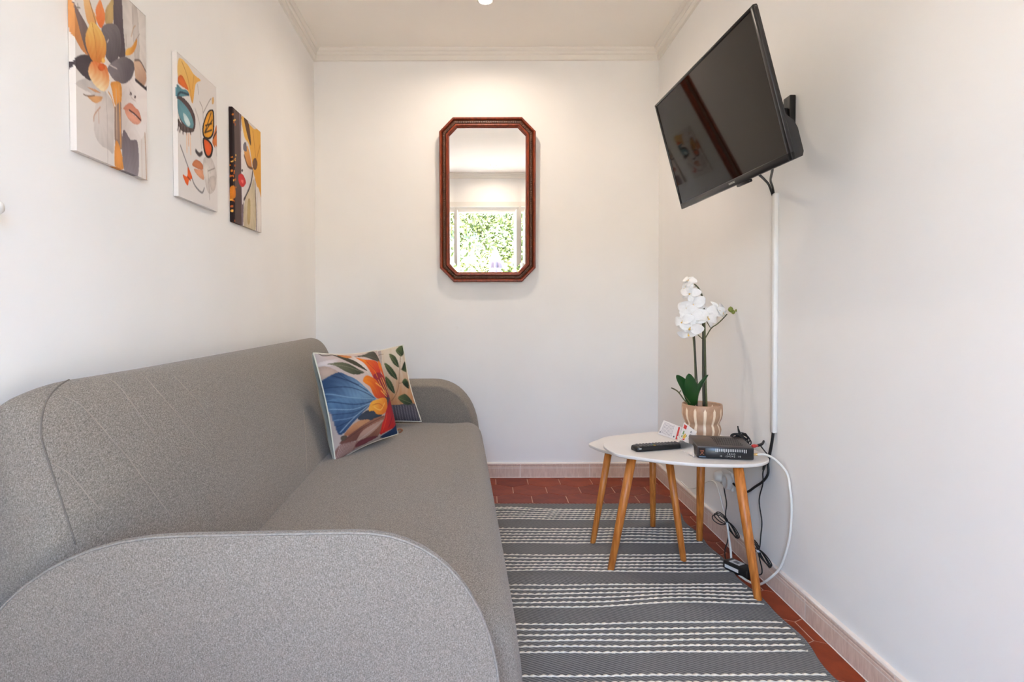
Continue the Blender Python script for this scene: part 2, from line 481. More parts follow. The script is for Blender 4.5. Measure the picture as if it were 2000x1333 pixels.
ART_C3 = [
('g',(104,86,82),(88,70,66),(0.117,0.0),(0.168,0.986),[(-0.069,0.013),(0.294,-0.018),(0.319,0.989),(-0.044,1.01)]),
('p',(42,28,28),[(-0.069,0.013),(0.054,0.004),(0.062,1.005),(-0.044,1.01)]),
('s',(146,130,146),0.0409,[(0.251,-0.008),(0.29,0.534),(0.29,0.985)]),
('g',(232,226,224),(206,198,196),(0.339,0.267),(0.685,0.467),[(0.302,0.018),(0.441,0.168),(0.485,0.316),(0.687,0.412),(0.696,0.465),(0.532,0.652),(0.368,0.758),(0.29,0.756)]),
('g',(232,180,86),(220,158,66),(0.498,-0.003),(0.899,0.569),[(0.302,0.012),(0.548,0.018),(0.757,0.024),(1.013,0.015),(0.998,0.642),(0.764,0.494),(0.687,0.412),(0.565,0.22),(0.401,0.176)]),
('p',(104,76,58),[(0.389,0.003),(0.558,0.022),(0.633,0.206),(0.517,0.151)]),
('p',(116,84,66),[(0.864,0.339),(0.844,0.376),(0.797,0.406),(0.739,0.416),(0.694,0.403),(0.678,0.373),(0.697,0.336),(0.744,0.306),(0.801,0.295),(0.847,0.308)]),
('s',(190,130,60),0.0205,[(0.702,0.056),(0.8,0.282)]),
('s',(190,130,60),0.0205,[(0.974,0.136),(0.827,0.304)]),
('g',(226,166,96),(198,130,70),(0.487,0.263),(0.531,0.413),[(0.386,0.31),(0.513,0.242),(0.656,0.412),(0.48,0.422)]),
('s',(96,70,56),0.0256,[(0.384,0.349),(0.506,0.425),(0.677,0.417)]),
('p',(122,118,128),[(0.364,0.249),(0.449,0.216),(0.471,0.293),(0.362,0.304)]),
('p',(206,58,58),[(0.185,0.565),(0.328,0.532),(0.434,0.588),(0.324,0.649),(0.206,0.635)]),
('p',(232,110,104),[(0.259,0.597),(0.35,0.582),(0.325,0.619)]),
('s',(66,58,58),0.0307,[(0.686,0.439),(0.618,0.559),(0.469,0.688),(0.358,0.759)]),
('p',(90,86,90),[(0.34,0.495),(0.334,0.503),(0.319,0.511),(0.301,0.514),(0.287,0.512),(0.282,0.505),(0.287,0.496),(0.302,0.489),(0.32,0.486),(0.334,0.488)]),
('p',(206,190,160),[(0.392,0.765),(0.6,0.615),(0.736,0.526),(0.771,0.988),(0.357,1.004)]),
('p',(188,164,116),[(0.492,0.751),(0.579,0.739),(0.561,0.942),(0.468,0.952)]),
('s',(88,70,60),0.0205,[(0.764,0.508),(0.791,0.751),(0.792,0.999)]),
('p',(226,218,212),[(0.832,0.58),(0.997,0.667),(1.012,0.991),(0.836,0.995)]),
('p',(214,120,40),[(0.058,0.052),(0.053,0.059),(0.04,0.066),(0.024,0.07),(0.012,0.069),(0.007,0.065),(0.012,0.058),(0.025,0.051),(0.041,0.047),(0.054,0.047)]),
('p',(214,120,40),[(0.022,0.431),(0.017,0.435),(0.004,0.439),(-0.012,0.443),(-0.025,0.443),(-0.03,0.441),(-0.025,0.437),(-0.012,0.433),(0.004,0.43),(0.017,0.429)]),
('p',(180,90,40),[(0.107,0.616),(0.101,0.623),(0.088,0.629),(0.071,0.631),(0.058,0.63),(0.054,0.625),(0.059,0.618),(0.072,0.612),(0.089,0.609),(0.102,0.61)]),
('p',(214,120,40),[(0.006,0.553),(0.003,0.56),(-0.006,0.566),(-0.017,0.568),(-0.025,0.565),(-0.028,0.559),(-0.024,0.552),(-0.016,0.547),(-0.005,0.545),(0.003,0.548)]),
('p',(180,90,40),[(0.066,0.778),(0.063,0.785),(0.054,0.79),(0.043,0.791),(0.034,0.789),(0.031,0.784),(0.035,0.777),(0.044,0.772),(0.055,0.771),(0.063,0.773)]),
('p',(236,176,80),[(0.018,0.471),(0.013,0.475),(0.001,0.479),(-0.013,0.482),(-0.025,0.482),(-0.03,0.479),(-0.025,0.475),(-0.013,0.471),(0.002,0.468),(0.014,0.468)]),
('p',(214,120,40),[(0.114,0.683),(0.11,0.688),(0.102,0.692),(0.092,0.693),(0.084,0.692),(0.081,0.688),(0.084,0.683),(0.093,0.679),(0.103,0.677),(0.111,0.679)]),
('p',(180,90,40),[(0.058,0.625),(0.053,0.629),(0.04,0.633),(0.025,0.636),(0.012,0.636),(0.007,0.633),(0.012,0.629),(0.025,0.625),(0.041,0.623),(0.054,0.622)]),
('p',(214,120,40),[(0.022,0.432),(0.019,0.438),(0.011,0.442),(0.001,0.444),(-0.006,0.442),(-0.009,0.438),(-0.006,0.433),(0.002,0.429),(0.012,0.427),(0.019,0.428)]),
('p',(214,120,40),[(0.008,0.802),(0.004,0.806),(-0.005,0.809),(-0.015,0.811),(-0.024,0.81),(-0.027,0.807),(-0.024,0.803),(-0.015,0.8),(-0.004,0.798),(0.005,0.799)]),
('p',(236,176,80),[(0.089,0.099),(0.084,0.104),(0.071,0.11),(0.055,0.113),(0.042,0.114),(0.038,0.111),(0.043,0.106),(0.056,0.1),(0.071,0.097),(0.084,0.096)]),
('p',(214,120,40),[(0.037,0.596),(0.033,0.603),(0.024,0.608),(0.012,0.61),(0.003,0.608),(0.0,0.603),(0.004,0.596),(0.013,0.591),(0.024,0.589),(0.033,0.591)]),
('p',(214,120,40),[(-0.023,0.506),(-0.026,0.51),(-0.033,0.514),(-0.041,0.515),(-0.048,0.515),(-0.051,0.512),(-0.048,0.508),(-0.041,0.504),(-0.032,0.502),(-0.026,0.503)]),
('p',(236,176,80),[(0.125,0.397),(0.121,0.403),(0.114,0.407),(0.104,0.409),(0.096,0.408),(0.094,0.403),(0.097,0.398),(0.105,0.393),(0.114,0.391),(0.122,0.393)]),
('p',(236,176,80),[(0.031,0.465),(0.028,0.47),(0.021,0.474),(0.013,0.476),(0.006,0.475),(0.003,0.471),(0.006,0.466),(0.013,0.462),(0.022,0.46),(0.028,0.461)]),
('p',(214,120,40),[(0.027,0.062),(0.023,0.066),(0.015,0.07),(0.005,0.073),(-0.003,0.073),(-0.006,0.07),(-0.003,0.065),(0.005,0.061),(0.015,0.058),(0.024,0.059)]),
('p',(180,90,40),[(-0.012,0.6),(-0.016,0.607),(-0.026,0.613),(-0.039,0.615),(-0.049,0.613),(-0.053,0.607),(-0.049,0.6),(-0.038,0.594),(-0.025,0.592),(-0.015,0.594)]),
('p',(214,120,40),[(0.032,0.81),(0.027,0.815),(0.014,0.82),(-0.002,0.823),(-0.015,0.821),(-0.02,0.817),(-0.015,0.811),(-0.002,0.806),(0.014,0.804),(0.027,0.805)]),
('p',(236,176,80),[(0.05,0.632),(0.046,0.638),(0.034,0.643),(0.021,0.645),(0.01,0.644),(0.006,0.639),(0.01,0.633),(0.021,0.628),(0.035,0.625),(0.046,0.627)]),
('p',(180,90,40),[(0.056,0.812),(0.053,0.818),(0.046,0.823),(0.037,0.824),(0.03,0.822),(0.028,0.816),(0.031,0.809),(0.038,0.804),(0.047,0.803),(0.053,0.806)]),
('p',(180,90,40),[(0.068,0.566),(0.064,0.573),(0.053,0.578),(0.04,0.58),(0.029,0.579),(0.026,0.574),(0.03,0.567),(0.041,0.562),(0.054,0.56),(0.064,0.561)]),
('p',(180,90,40),[(0.117,0.129),(0.114,0.135),(0.106,0.141),(0.096,0.143),(0.089,0.141),(0.086,0.136),(0.089,0.129),(0.097,0.124),(0.107,0.121),(0.114,0.123)]),
('p',(214,120,40),[(0.071,0.548),(0.067,0.555),(0.058,0.561),(0.047,0.563),(0.038,0.56),(0.035,0.555),(0.039,0.548),(0.048,0.542),(0.059,0.54),(0.068,0.543)]),
('p',(180,90,40),[(0.079,0.117),(0.075,0.124),(0.065,0.13),(0.052,0.133),(0.042,0.132),(0.039,0.127),(0.043,0.12),(0.053,0.114),(0.066,0.111),(0.075,0.112)]),
('p',(236,176,80),[(0.122,0.085),(0.117,0.09),(0.105,0.095),(0.089,0.098),(0.077,0.099),(0.072,0.097),(0.077,0.093),(0.09,0.088),(0.105,0.084),(0.118,0.083)]),
('p',(236,176,80),[(0.104,0.446),(0.101,0.45),(0.091,0.454),(0.079,0.456),(0.07,0.456),(0.066,0.453),(0.07,0.449),(0.08,0.446),(0.091,0.443),(0.101,0.444)]),
('p',(180,90,40),[(0.066,0.985),(0.063,0.991),(0.055,0.996),(0.046,0.997),(0.039,0.994),(0.037,0.988),(0.04,0.982),(0.047,0.977),(0.056,0.976),(0.063,0.979)]),
('p',(236,176,80),[(0.105,0.431),(0.102,0.435),(0.094,0.439),(0.084,0.44),(0.076,0.44),(0.073,0.437),(0.076,0.433),(0.084,0.429),(0.094,0.427),(0.102,0.428)]),
('p',(214,120,40),[(0.069,0.445),(0.066,0.449),(0.058,0.452),(0.049,0.454),(0.041,0.453),(0.039,0.45),(0.042,0.446),(0.049,0.443),(0.059,0.441),(0.066,0.442)]),
('p',(236,176,80),[(0.015,0.901),(0.01,0.909),(-0.002,0.914),(-0.016,0.916),(-0.028,0.913),(-0.032,0.907),(-0.027,0.9),(-0.016,0.895),(-0.001,0.893),(0.01,0.895)]),
('p',(180,90,40),[(0.01,0.863),(0.005,0.87),(-0.008,0.875),(-0.023,0.877),(-0.035,0.875),(-0.04,0.87),(-0.035,0.864),(-0.022,0.858),(-0.007,0.856),(0.005,0.858)]),
('p',(180,90,40),[(0.02,0.594),(0.016,0.6),(0.007,0.605),(-0.005,0.607),(-0.014,0.605),(-0.018,0.601),(-0.014,0.595),(-0.004,0.59),(0.007,0.588),(0.017,0.59)]),
('p',(180,90,40),[(0.097,0.494),(0.092,0.501),(0.08,0.507),(0.066,0.51),(0.055,0.508),(0.051,0.503),(0.056,0.496),(0.067,0.49),(0.081,0.487),(0.093,0.489)]),
('p',(236,176,80),[(-0.007,0.806),(-0.012,0.812),(-0.025,0.817),(-0.04,0.819),(-0.052,0.818),(-0.057,0.813),(-0.052,0.808),(-0.039,0.803),(-0.024,0.8),(-0.012,0.802)]),
('p',(220,130,40),[(-0.036,0.701),(0.066,0.685),(0.085,0.77),(-0.04,0.8)]),
]
ART_CU1 = [
('g',(192,178,174),(206,186,176),(0.029,0.039),(0.36,0.259),[(-0.006,-0.01),(0.966,-0.005),(0.907,0.335),(0.497,0.52),(0.035,0.247)]),
('p',(218,204,194),[(0.395,0.055),(0.532,0.05),(0.606,0.207),(0.604,0.304),(0.54,0.213),(0.433,0.12)]),
('p',(214,204,202),[(0.015,0.096),(0.253,0.059),(0.128,0.132),(0.005,0.133)]),
('p',(74,68,54),[(0.213,0.012),(0.329,0.035),(0.458,0.09),(0.539,0.17),(0.575,0.226),(0.49,0.179),(0.376,0.115)]),
('s',(60,52,42),0.0115,[(0.056,0.007),(0.093,0.028),(0.226,0.012)]),
('g',(106,108,82),(70,74,56),(0.197,0.116),(0.441,0.236),[(0.076,0.114),(0.267,0.104),(0.369,0.137),(0.454,0.195),(0.513,0.238),(0.35,0.245),(0.239,0.199),(0.152,0.135)]),
('s',(150,140,120),0.0058,[(0.1,0.118),(0.294,0.153),(0.502,0.233)]),
('p',(82,80,68),[(0.512,0.041),(0.703,0.026),(0.894,-0.003),(0.928,0.054),(0.923,0.143),(0.792,0.115),(0.659,0.058)]),
('s',(120,116,100),0.0058,[(0.599,0.042),(0.758,0.065),(0.897,0.124)]),
('p',(206,132,72),[(0.28,0.012),(0.448,0.028),(0.46,0.047),(0.38,0.057)]),
('p',(190,166,150),[(-0.056,0.238),(0.023,0.246),(0.167,0.222),(0.064,0.137),(-0.045,0.148)]),
('g',(58,82,114),(112,146,176),(0.1,0.235),(0.294,0.469),[(0.009,0.254),(0.159,0.205),(0.252,0.247),(0.348,0.299),(0.446,0.401),(0.561,0.514),(0.589,0.545),(0.477,0.577),(0.337,0.64),(0.191,0.712),(0.095,0.774),(0.039,0.777),(0.019,0.7),(0.006,0.576),(-0.01,0.441),(-0.023,0.332)]),
('g',(96,130,162),(50,74,108),(0.16,0.468),(0.111,0.764),[(-0.001,0.451),(0.223,0.477),(0.568,0.541),(0.337,0.64),(0.191,0.712),(0.095,0.774),(0.039,0.777),(0.019,0.7),(0.006,0.576)]),
('s',(40,60,92),0.0101,[(0.0,0.335),(0.254,0.376),(0.556,0.529)]),
('s',(136,168,194),0.0101,[(0.003,0.389),(0.249,0.481),(0.553,0.539)]),
('s',(38,58,90),0.0101,[(0.002,0.461),(0.242,0.546),(0.513,0.563)]),
('s',(150,180,204),0.0072,[(0.006,0.532),(0.216,0.588),(0.48,0.568)]),
('s',(44,62,92),0.0086,[(0.01,0.585),(0.233,0.619),(0.477,0.577)]),
('s',(120,150,180),0.0086,[(0.018,0.639),(0.207,0.66),(0.459,0.584)]),
('s',(36,54,84),0.0086,[(0.03,0.702),(0.189,0.675),(0.477,0.577)]),
('s',(40,58,90),0.0115,[(0.088,0.234),(0.271,0.32),(0.462,0.444)]),
('s',(170,196,214),0.0086,[(0.051,0.759),(0.204,0.669),(0.487,0.569)]),
('s',(46,64,94),0.0086,[(0.157,0.211),(0.227,0.286),(0.357,0.36)]),
('g',(238,128,36),(206,52,42),(0.556,0.073),(0.767,0.321),[(0.513,0.053),(0.647,0.091),(0.791,0.116),(0.852,0.168),(0.818,0.303),(0.739,0.417),(0.644,0.33),(0.615,0.23),(0.585,0.129)]),
('g',(240,130,30),(196,44,40),(0.902,0.16),(0.953,0.455),[(0.877,0.129),(0.956,0.175),(1.031,0.276),(1.02,0.405),(0.96,0.501),(0.898,0.357),(0.832,0.213)]),
('g',(160,46,60),(120,34,60),(0.742,0.296),(0.855,0.554),[(0.644,0.286),(0.805,0.268),(0.903,0.346),(0.965,0.479),(0.935,0.588),(0.804,0.589),(0.713,0.553),(0.662,0.418)]),
('g',(242,140,36),(206,66,40),(0.479,0.302),(0.72,0.533),[(0.437,0.331),(0.52,0.273),(0.62,0.306),(0.71,0.381),(0.779,0.526),(0.748,0.561),(0.616,0.544),(0.554,0.49),(0.522,0.402)]),
('p',(66,72,84),[(0.334,0.648),(0.454,0.642),(0.645,0.729),(0.475,0.754),(0.249,0.698)]),
('p',(70,62,70),[(0.779,0.564),(0.939,0.577),(0.873,0.644),(0.755,0.667)]),
('g',(246,176,66),(226,120,40),(0.572,0.573),(0.68,0.726),[(0.48,0.568),(0.645,0.553),(0.799,0.567),(0.775,0.671),(0.682,0.729),(0.554,0.709),(0.507,0.664),(0.419,0.647)]),
('s',(190,90,40),0.0086,[(0.499,0.601),(0.626,0.602),(0.706,0.658)]),
('s',(252,200,100),0.0115,[(0.522,0.625),(0.632,0.676),(0.742,0.612)]),
('g',(150,34,52),(216,46,40),(0.899,0.627),(0.686,0.881),[(0.772,0.67),(0.94,0.584),(1.034,0.773),(1.052,0.858),(0.933,0.908),(0.754,0.929),(0.61,0.938),(0.613,0.854)]),
('s',(236,80,50),0.013,[(0.748,0.729),(0.693,0.821),(0.637,0.919)]),
('s',(120,24,44),0.013,[(0.917,0.63),(0.882,0.755),(0.77,0.89)]),
('s',(110,24,46),0.0115,[(0.935,0.633),(0.971,0.772),(0.944,0.876)]),
('s',(246,160,40),0.013,[(0.586,0.08),(0.682,0.18),(0.717,0.316)]),
('s',(250,150,40),0.0115,[(0.902,0.16),(0.962,0.293),(0.984,0.435)]),
('s',(170,40,44),0.0115,[(0.636,0.121),(0.712,0.238),(0.73,0.328)]),
('s',(250,182,84),0.0187,[(0.78,0.333),(0.842,0.496)]),
('s',(250,182,84),0.0187,[(0.827,0.327),(0.899,0.493)]),
('s',(250,182,84),0.0187,[(0.722,0.349),(0.799,0.512)]),
('s',(250,182,84),0.0187,[(0.849,0.34),(0.903,0.527)]),
('s',(250,182,84),0.0187,[(0.653,0.374),(0.744,0.428)]),
('s',(250,182,84),0.0187,[(0.76,0.43),(0.846,0.53)]),
('s',(250,182,84),0.0187,[(0.728,0.47),(0.821,0.548)]),
('p',(28,58,94),[(1.034,0.874),(0.996,1.013),(0.743,0.996),(0.636,0.964),(0.847,0.924)]),
('g',(206,148,106),(170,112,78),(0.21,0.734),(0.184,0.817),[(0.083,0.792),(0.186,0.728),(0.298,0.716),(0.424,0.75),(0.226,0.812),(0.121,0.815)]),
('g',(160,108,86),(120,76,66),(0.413,0.76),(0.306,0.902),[(0.039,0.862),(0.119,0.819),(0.415,0.753),(0.691,0.749),(0.631,0.828),(0.565,0.955),(0.357,0.92),(0.226,0.895)]),
('p',(194,156,138),[(0.38,0.811),(0.631,0.786),(0.632,0.813),(0.424,0.897),(0.24,0.913),(0.283,0.844)]),
('s',(90,56,50),0.0072,[(0.086,0.845),(0.343,0.792),(0.678,0.752)]),
('s',(214,190,176),0.0072,[(0.249,0.905),(0.437,0.861),(0.634,0.798)]),
('p',(92,80,66),[(0.058,0.795),(0.119,0.819),(0.061,0.847)]),
('p',(150,110,100),[(0.036,0.87),(0.249,0.905),(0.559,0.951),(0.397,0.972),(0.198,0.979),(-0.003,1.003)]),
('p',(120,60,66),[(0.303,0.91),(0.593,0.948),(0.397,0.972),(0.233,0.954)]),
('s',(206,182,172),0.0058,[(0.044,0.872),(0.001,0.996)]),
('s',(206,182,172),0.0058,[(0.062,0.874),(0.019,0.994)]),
('s',(206,182,172),0.0058,[(0.079,0.876),(0.037,0.992)]),
('s',(206,182,172),0.0058,[(0.097,0.879),(0.056,0.99)]),
('s',(206,182,172),0.0058,[(0.116,0.881),(0.075,0.989)]),
('s',(206,182,172),0.0058,[(0.134,0.883),(0.094,0.987)]),
('s',(206,182,172),0.0058,[(0.152,0.886),(0.114,0.985)]),
('s',(206,182,172),0.0058,[(0.171,0.888),(0.133,0.983)]),
('s',(206,182,172),0.0058,[(0.19,0.89),(0.153,0.981)]),
('s',(206,182,172),0.0058,[(0.209,0.893),(0.173,0.98)]),
('s',(206,182,172),0.0058,[(0.228,0.895),(0.193,0.978)]),
]
ART_CU2 = [
('g',(222,206,184),(192,136,92),(0.849,0.203),(0.877,0.73),[(0.586,-0.1),(1.065,-0.034),(1.055,1.035),(0.363,0.994)]),
('p',(196,180,170),[(0.562,0.02),(0.694,0.002),(0.681,0.243),(0.569,0.36),(0.521,0.218)]),
('p',(92,86,92),[(0.41,0.764),(0.757,0.776),(0.999,0.77),(1.055,1.035),(0.357,1.02)]),
('g',(98,108,66),(44,56,40),(0.9,0.047),(0.97,0.145),[(0.9,0.047),(0.976,-0.001),(1.009,0.074),(0.97,0.145),(0.927,0.114)]),
('g',(98,108,66),(44,56,40),(0.805,0.081),(0.912,0.281),[(0.805,0.081),(0.878,0.122),(0.909,0.2),(0.912,0.281),(0.846,0.218)]),
('g',(98,108,66),(44,56,40),(0.734,0.188),(0.854,0.44),[(0.734,0.188),(0.812,0.263),(0.86,0.374),(0.854,0.44),(0.778,0.365),(0.738,0.267)]),
('g',(98,108,66),(44,56,40),(0.715,0.377),(0.78,0.623),[(0.715,0.377),(0.772,0.452),(0.791,0.545),(0.78,0.623),(0.718,0.539),(0.699,0.456)]),
('g',(98,108,66),(44,56,40),(0.996,0.351),(0.941,0.317),[(0.996,0.351),(0.998,0.214),(0.948,0.294),(0.941,0.317)]),
('g',(98,108,66),(44,56,40),(0.964,0.433),(0.991,0.481),[(0.964,0.433),(0.914,0.484),(0.976,0.572),(0.991,0.481)]),
('g',(98,108,66),(44,56,40),(0.81,0.68),(0.969,0.766),[(0.81,0.68),(0.91,0.634),(0.963,0.702),(0.969,0.766),(0.869,0.769)]),
('s',(130,136,90),0.005,[(0.9,0.047),(0.97,0.145)]),
('s',(130,136,90),0.005,[(0.805,0.081),(0.912,0.281)]),
('s',(130,136,90),0.005,[(0.734,0.188),(0.854,0.44)]),
('s',(130,136,90),0.005,[(0.715,0.377),(0.78,0.623)]),
('s',(130,136,90),0.005,[(0.996,0.351),(0.941,0.317)]),
('s',(130,136,90),0.005,[(0.964,0.433),(0.991,0.481)]),
('s',(130,136,90),0.005,[(0.81,0.68),(0.969,0.766)]),
('s',(112,78,56),0.0075,[(0.953,0.135),(0.915,0.317),(0.857,0.527),(0.793,0.634),(0.716,0.718)]),
('s',(112,78,56),0.0062,[(0.623,0.065),(0.731,0.063)]),
('s',(112,78,56),0.005,[(0.917,0.305),(0.946,0.312)]),
('s',(112,78,56),0.005,[(0.868,0.49),(0.919,0.484)]),
('s',(60,54,62),0.0062,[(0.658,0.767),(0.622,0.984)]),
('s',(142,134,140),0.0062,[(0.675,0.768),(0.644,0.986)]),
('s',(60,54,62),0.0062,[(0.693,0.77),(0.666,0.987)]),
('s',(142,134,140),0.0062,[(0.711,0.771),(0.674,0.988)]),
('s',(60,54,62),0.0062,[(0.728,0.773),(0.697,0.989)]),
('s',(142,134,140),0.0062,[(0.746,0.775),(0.719,0.99)]),
('s',(60,54,62),0.0062,[(0.763,0.776),(0.727,0.991)]),
('s',(142,134,140),0.0062,[(0.78,0.778),(0.748,0.992)]),
('s',(60,54,62),0.0062,[(0.797,0.779),(0.77,0.994)]),
('s',(142,134,140),0.0062,[(0.815,0.781),(0.778,0.994)]),
('s',(60,54,62),0.0062,[(0.832,0.782),(0.8,0.995)]),
('s',(142,134,140),0.0062,[(0.849,0.784),(0.821,0.997)]),
('s',(60,54,62),0.0062,[(0.866,0.785),(0.829,0.997)]),
('s',(142,134,140),0.0062,[(0.882,0.787),(0.85,0.999)]),
('s',(60,54,62),0.0062,[(0.899,0.788),(0.872,1.0)]),
('s',(142,134,140),0.0062,[(0.916,0.79),(0.879,1.0)]),
('s',(60,54,62),0.0062,[(0.932,0.791),(0.9,1.002)]),
('s',(142,134,140),0.0062,[(0.949,0.793),(0.921,1.003)]),
('s',(60,54,62),0.0062,[(0.966,0.794),(0.929,1.003)]),
('s',(142,134,140),0.0062,[(0.982,0.796),(0.95,1.005)]),
('s',(60,54,62),0.0062,[(0.998,0.797),(0.97,1.006)]),
('s',(142,134,140),0.0062,[(1.015,0.798),(0.978,1.006)]),
]
# ------------------------------------------------------------------ materials of the room
def wall_material():
    m, t, b = new_mat('painted_plaster')
    L = t.links.new
    tc = t.nodes.new('ShaderNodeTexCoord')
    n = t.nodes.new('ShaderNodeTexNoise'); n.inputs['Scale'].default_value = 2.2; n.inputs['Detail'].default_value = 6
    L(tc.outputs['Object'], n.inputs['Vector'])
    r = t.nodes.new('ShaderNodeValToRGB')
    r.color_ramp.elements[0].color = (0.848, 0.832, 0.810, 1); r.color_ramp.elements[1].color = (0.875, 0.860, 0.840, 1)
    r.color_ramp.elements[0].position = 0.35; r.color_ramp.elements[1].position = 0.65
    L(n.outputs[0], r.inputs[0])
    # a few faint scuffs
    s = t.nodes.new('ShaderNodeTexNoise'); s.inputs['Scale'].default_value = 9.0; s.inputs['Detail'].default_value = 8; s.inputs['Roughness'].default_value = 0.7
    L(tc.outputs['Object'], s.inputs['Vector'])
    sr = t.nodes.new('ShaderNodeValToRGB'); sr.color_ramp.elements[0].position = 0.70; sr.color_ramp.elements[1].position = 0.80
    sr.color_ramp.elements[0].color = (1, 1, 1, 1); sr.color_ramp.elements[1].color = (0.92, 0.91, 0.90, 1)
    L(s.outputs[0], sr.inputs[0])
    mx = t.nodes.new('ShaderNodeMix'); mx.data_type = 'RGBA'; mx.blend_type = 'MULTIPLY'; mx.inputs[0].default_value = 1.0
    L(r.outputs[0], mx.inputs[6]); L(sr.outputs[0], mx.inputs[7])
    L(mx.outputs[2], b.inputs['Base Color'])
    b.inputs['Roughness'].default_value = 0.75
    b.inputs['Specular IOR Level'].default_value = 0.25
    n2 = t.nodes.new('ShaderNodeTexNoise'); n2.inputs['Scale'].default_value = 160; n2.inputs['Detail'].default_value = 4
    L(tc.outputs['Object'], n2.inputs['Vector'])
    bp = t.nodes.new('ShaderNodeBump'); bp.inputs['Strength'].default_value = 0.06; bp.inputs['Distance'].default_value = 0.002
    L(n2.outputs[0], bp.inputs['Height']); L(bp.outputs[0], b.inputs['Normal'])
    return m

M_WALL = wall_material()
M_CEIL = mat('ceiling_paint', (240, 235, 227), 0.8, var=0.015, scale=3, bump=0.04, spec=0.2)
M_CROWN = mat('moulding_paint', (230, 225, 217), 0.6, var=0.01, scale=4, spec=0.3)
M_WHITE = mat('white_lacquer', (232, 232, 232), 0.35, var=0.01)
M_PLASTIC_W = mat('white_plastic', (230, 229, 226), 0.4, var=0.01)
M_BLACK = mat('black_plastic', (22, 21, 22), 0.42, var=0.15)
M_BLACK_SOFT = mat('black_rubber', (20, 20, 21), 0.55, var=0.15)
M_GROUT = mat('pale_grout', (198, 160, 138), 0.85, var=0.05)
M_GROUT_HIGHLIGHT = mat('white_grout_and_highlight', (232, 220, 210), 0.85, var=0.03)

def tile_material(name, c1, c2, rough, scale, stretch=(1, 1, 1), coat=0.0):
    m, t, b = new_mat(name)
    L = t.links.new
    tc = t.nodes.new('ShaderNodeTexCoord')
    mp = t.nodes.new('ShaderNodeMapping'); mp.inputs['Scale'].default_value = stretch
    L(tc.outputs['Object'], mp.inputs[0])
    n = t.nodes.new('ShaderNodeTexNoise'); n.inputs['Scale'].default_value = scale; n.inputs['Detail'].default_value = 7; n.inputs['Roughness'].default_value = 0.65
    L(mp.outputs[0], n.inputs['Vector'])
    oi = t.nodes.new('ShaderNodeObjectInfo')
    ad = t.nodes.new('ShaderNodeMath'); ad.operation = 'MULTIPLY_ADD'; ad.inputs[1].default_value = 0.30; ad.inputs[2].default_value = -0.15
    L(oi.outputs['Random'], ad.inputs[0])
    a2 = t.nodes.new('ShaderNodeMath'); a2.operation = 'ADD'
    L(n.outputs[0], a2.inputs[0]); L(ad.outputs[0], a2.inputs[1])
    r = t.nodes.new('ShaderNodeValToRGB')
    r.color_ramp.elements[0].position = 0.3; r.color_ramp.elements[1].position = 0.72
    r.color_ramp.elements[0].color = lin(c1); r.color_ramp.elements[1].color = lin(c2)
    L(a2.outputs[0], r.inputs[0])
    L(r.outputs[0], b.inputs['Base Color'])
    b.inputs['Roughness'].default_value = rough
    b.inputs['Specular IOR Level'].default_value = 0.3
    b.inputs['Coat Weight'].default_value = coat
    b.inputs['Coat Roughness'].default_value = 0.2
    bp = t.nodes.new('ShaderNodeBump'); bp.inputs['Strength'].default_value = 0.12; bp.inputs['Distance'].default_value = 0.002
    L(n.outputs[0], bp.inputs['Height']); L(bp.outputs[0], b.inputs['Normal'])
    return m
M_TERRA = tile_material('terracotta', (112, 38, 12), (150, 62, 26), 0.42, 14.0)
M_SKIRT = tile_material('pink_beige_tile', (208, 180, 164), (234, 212, 196), 0.35, 40.0, (3, 3, 0.5))

# ------------------------------------------------------------------ room shell
ZC, YB, YF, XR = 2.478, 3.4226, -0.42, 1.008
def xl(y): return -0.8336 - 0.0435 * y            # left wall, very slightly out of square
ROOM = [(xl(YF), YF), (XR, YF), (XR, YB), (xl(YB), YB)]       # inside corners, counter-clockwise
def inset(d):
    """inside outline moved d into the room"""
    n = len(ROOM); out = []
    for i in range(n):
        a, b, c = Vector(ROOM[i - 1]), Vector(ROOM[i]), Vector(ROOM[(i + 1) % n])
        t1 = (b - a).normalized(); t2 = (c - b).normalized()
        n1 = Vector((-t1.y, t1.x)); n2 = Vector((-t2.y, t2.x))
        k = d / (1 + n1.dot(n2))
        out.append(b + (n1 + n2) * k)
    return out
OUT = inset(-0.16)
struct(MB().prism([OUT[3], OUT[0], ROOM[0], ROOM[3]], -0.12, ZC + 0.12).build('wall_left', M_WALL))
struct(MB().prism([OUT[1], OUT[2], ROOM[2], ROOM[1]], -0.12, ZC + 0.12).build('wall_right', M_WALL))
struct(MB().prism([OUT[2], OUT[3], ROOM[3], ROOM[2]], -0.12, ZC + 0.12).build('wall_back', M_WALL))
DX0, DX1, DZ = -0.365, 0.415, 2.07                          # balcony doorway behind the viewpoint
wf = MB()
wf.prism([(OUT[0].x, OUT[0].y), (DX0, OUT[0].y), (DX0, YF), (ROOM[0][0], YF)], -0.12, ZC + 0.12)
wf.prism([(DX1, OUT[0].y), (OUT[1].x, OUT[1].y), (ROOM[1][0], YF), (DX1, YF)], -0.12, ZC + 0.12)
wf.prism([(DX0, OUT[0].y), (DX1, OUT[0].y), (DX1, YF), (DX0, YF)], DZ, ZC + 0.12)
struct(wf.build('wall_front', M_WALL))
OB = inset(-0.18)
ceil = struct(MB().prism([tuple(p) for p in OB], ZC, ZC + 0.3).build('ceiling', M_CEIL))
floor = struct(MB().prism([tuple(p) for p in OB], -0.13, -0.0016).build('floor', M_GROUT))

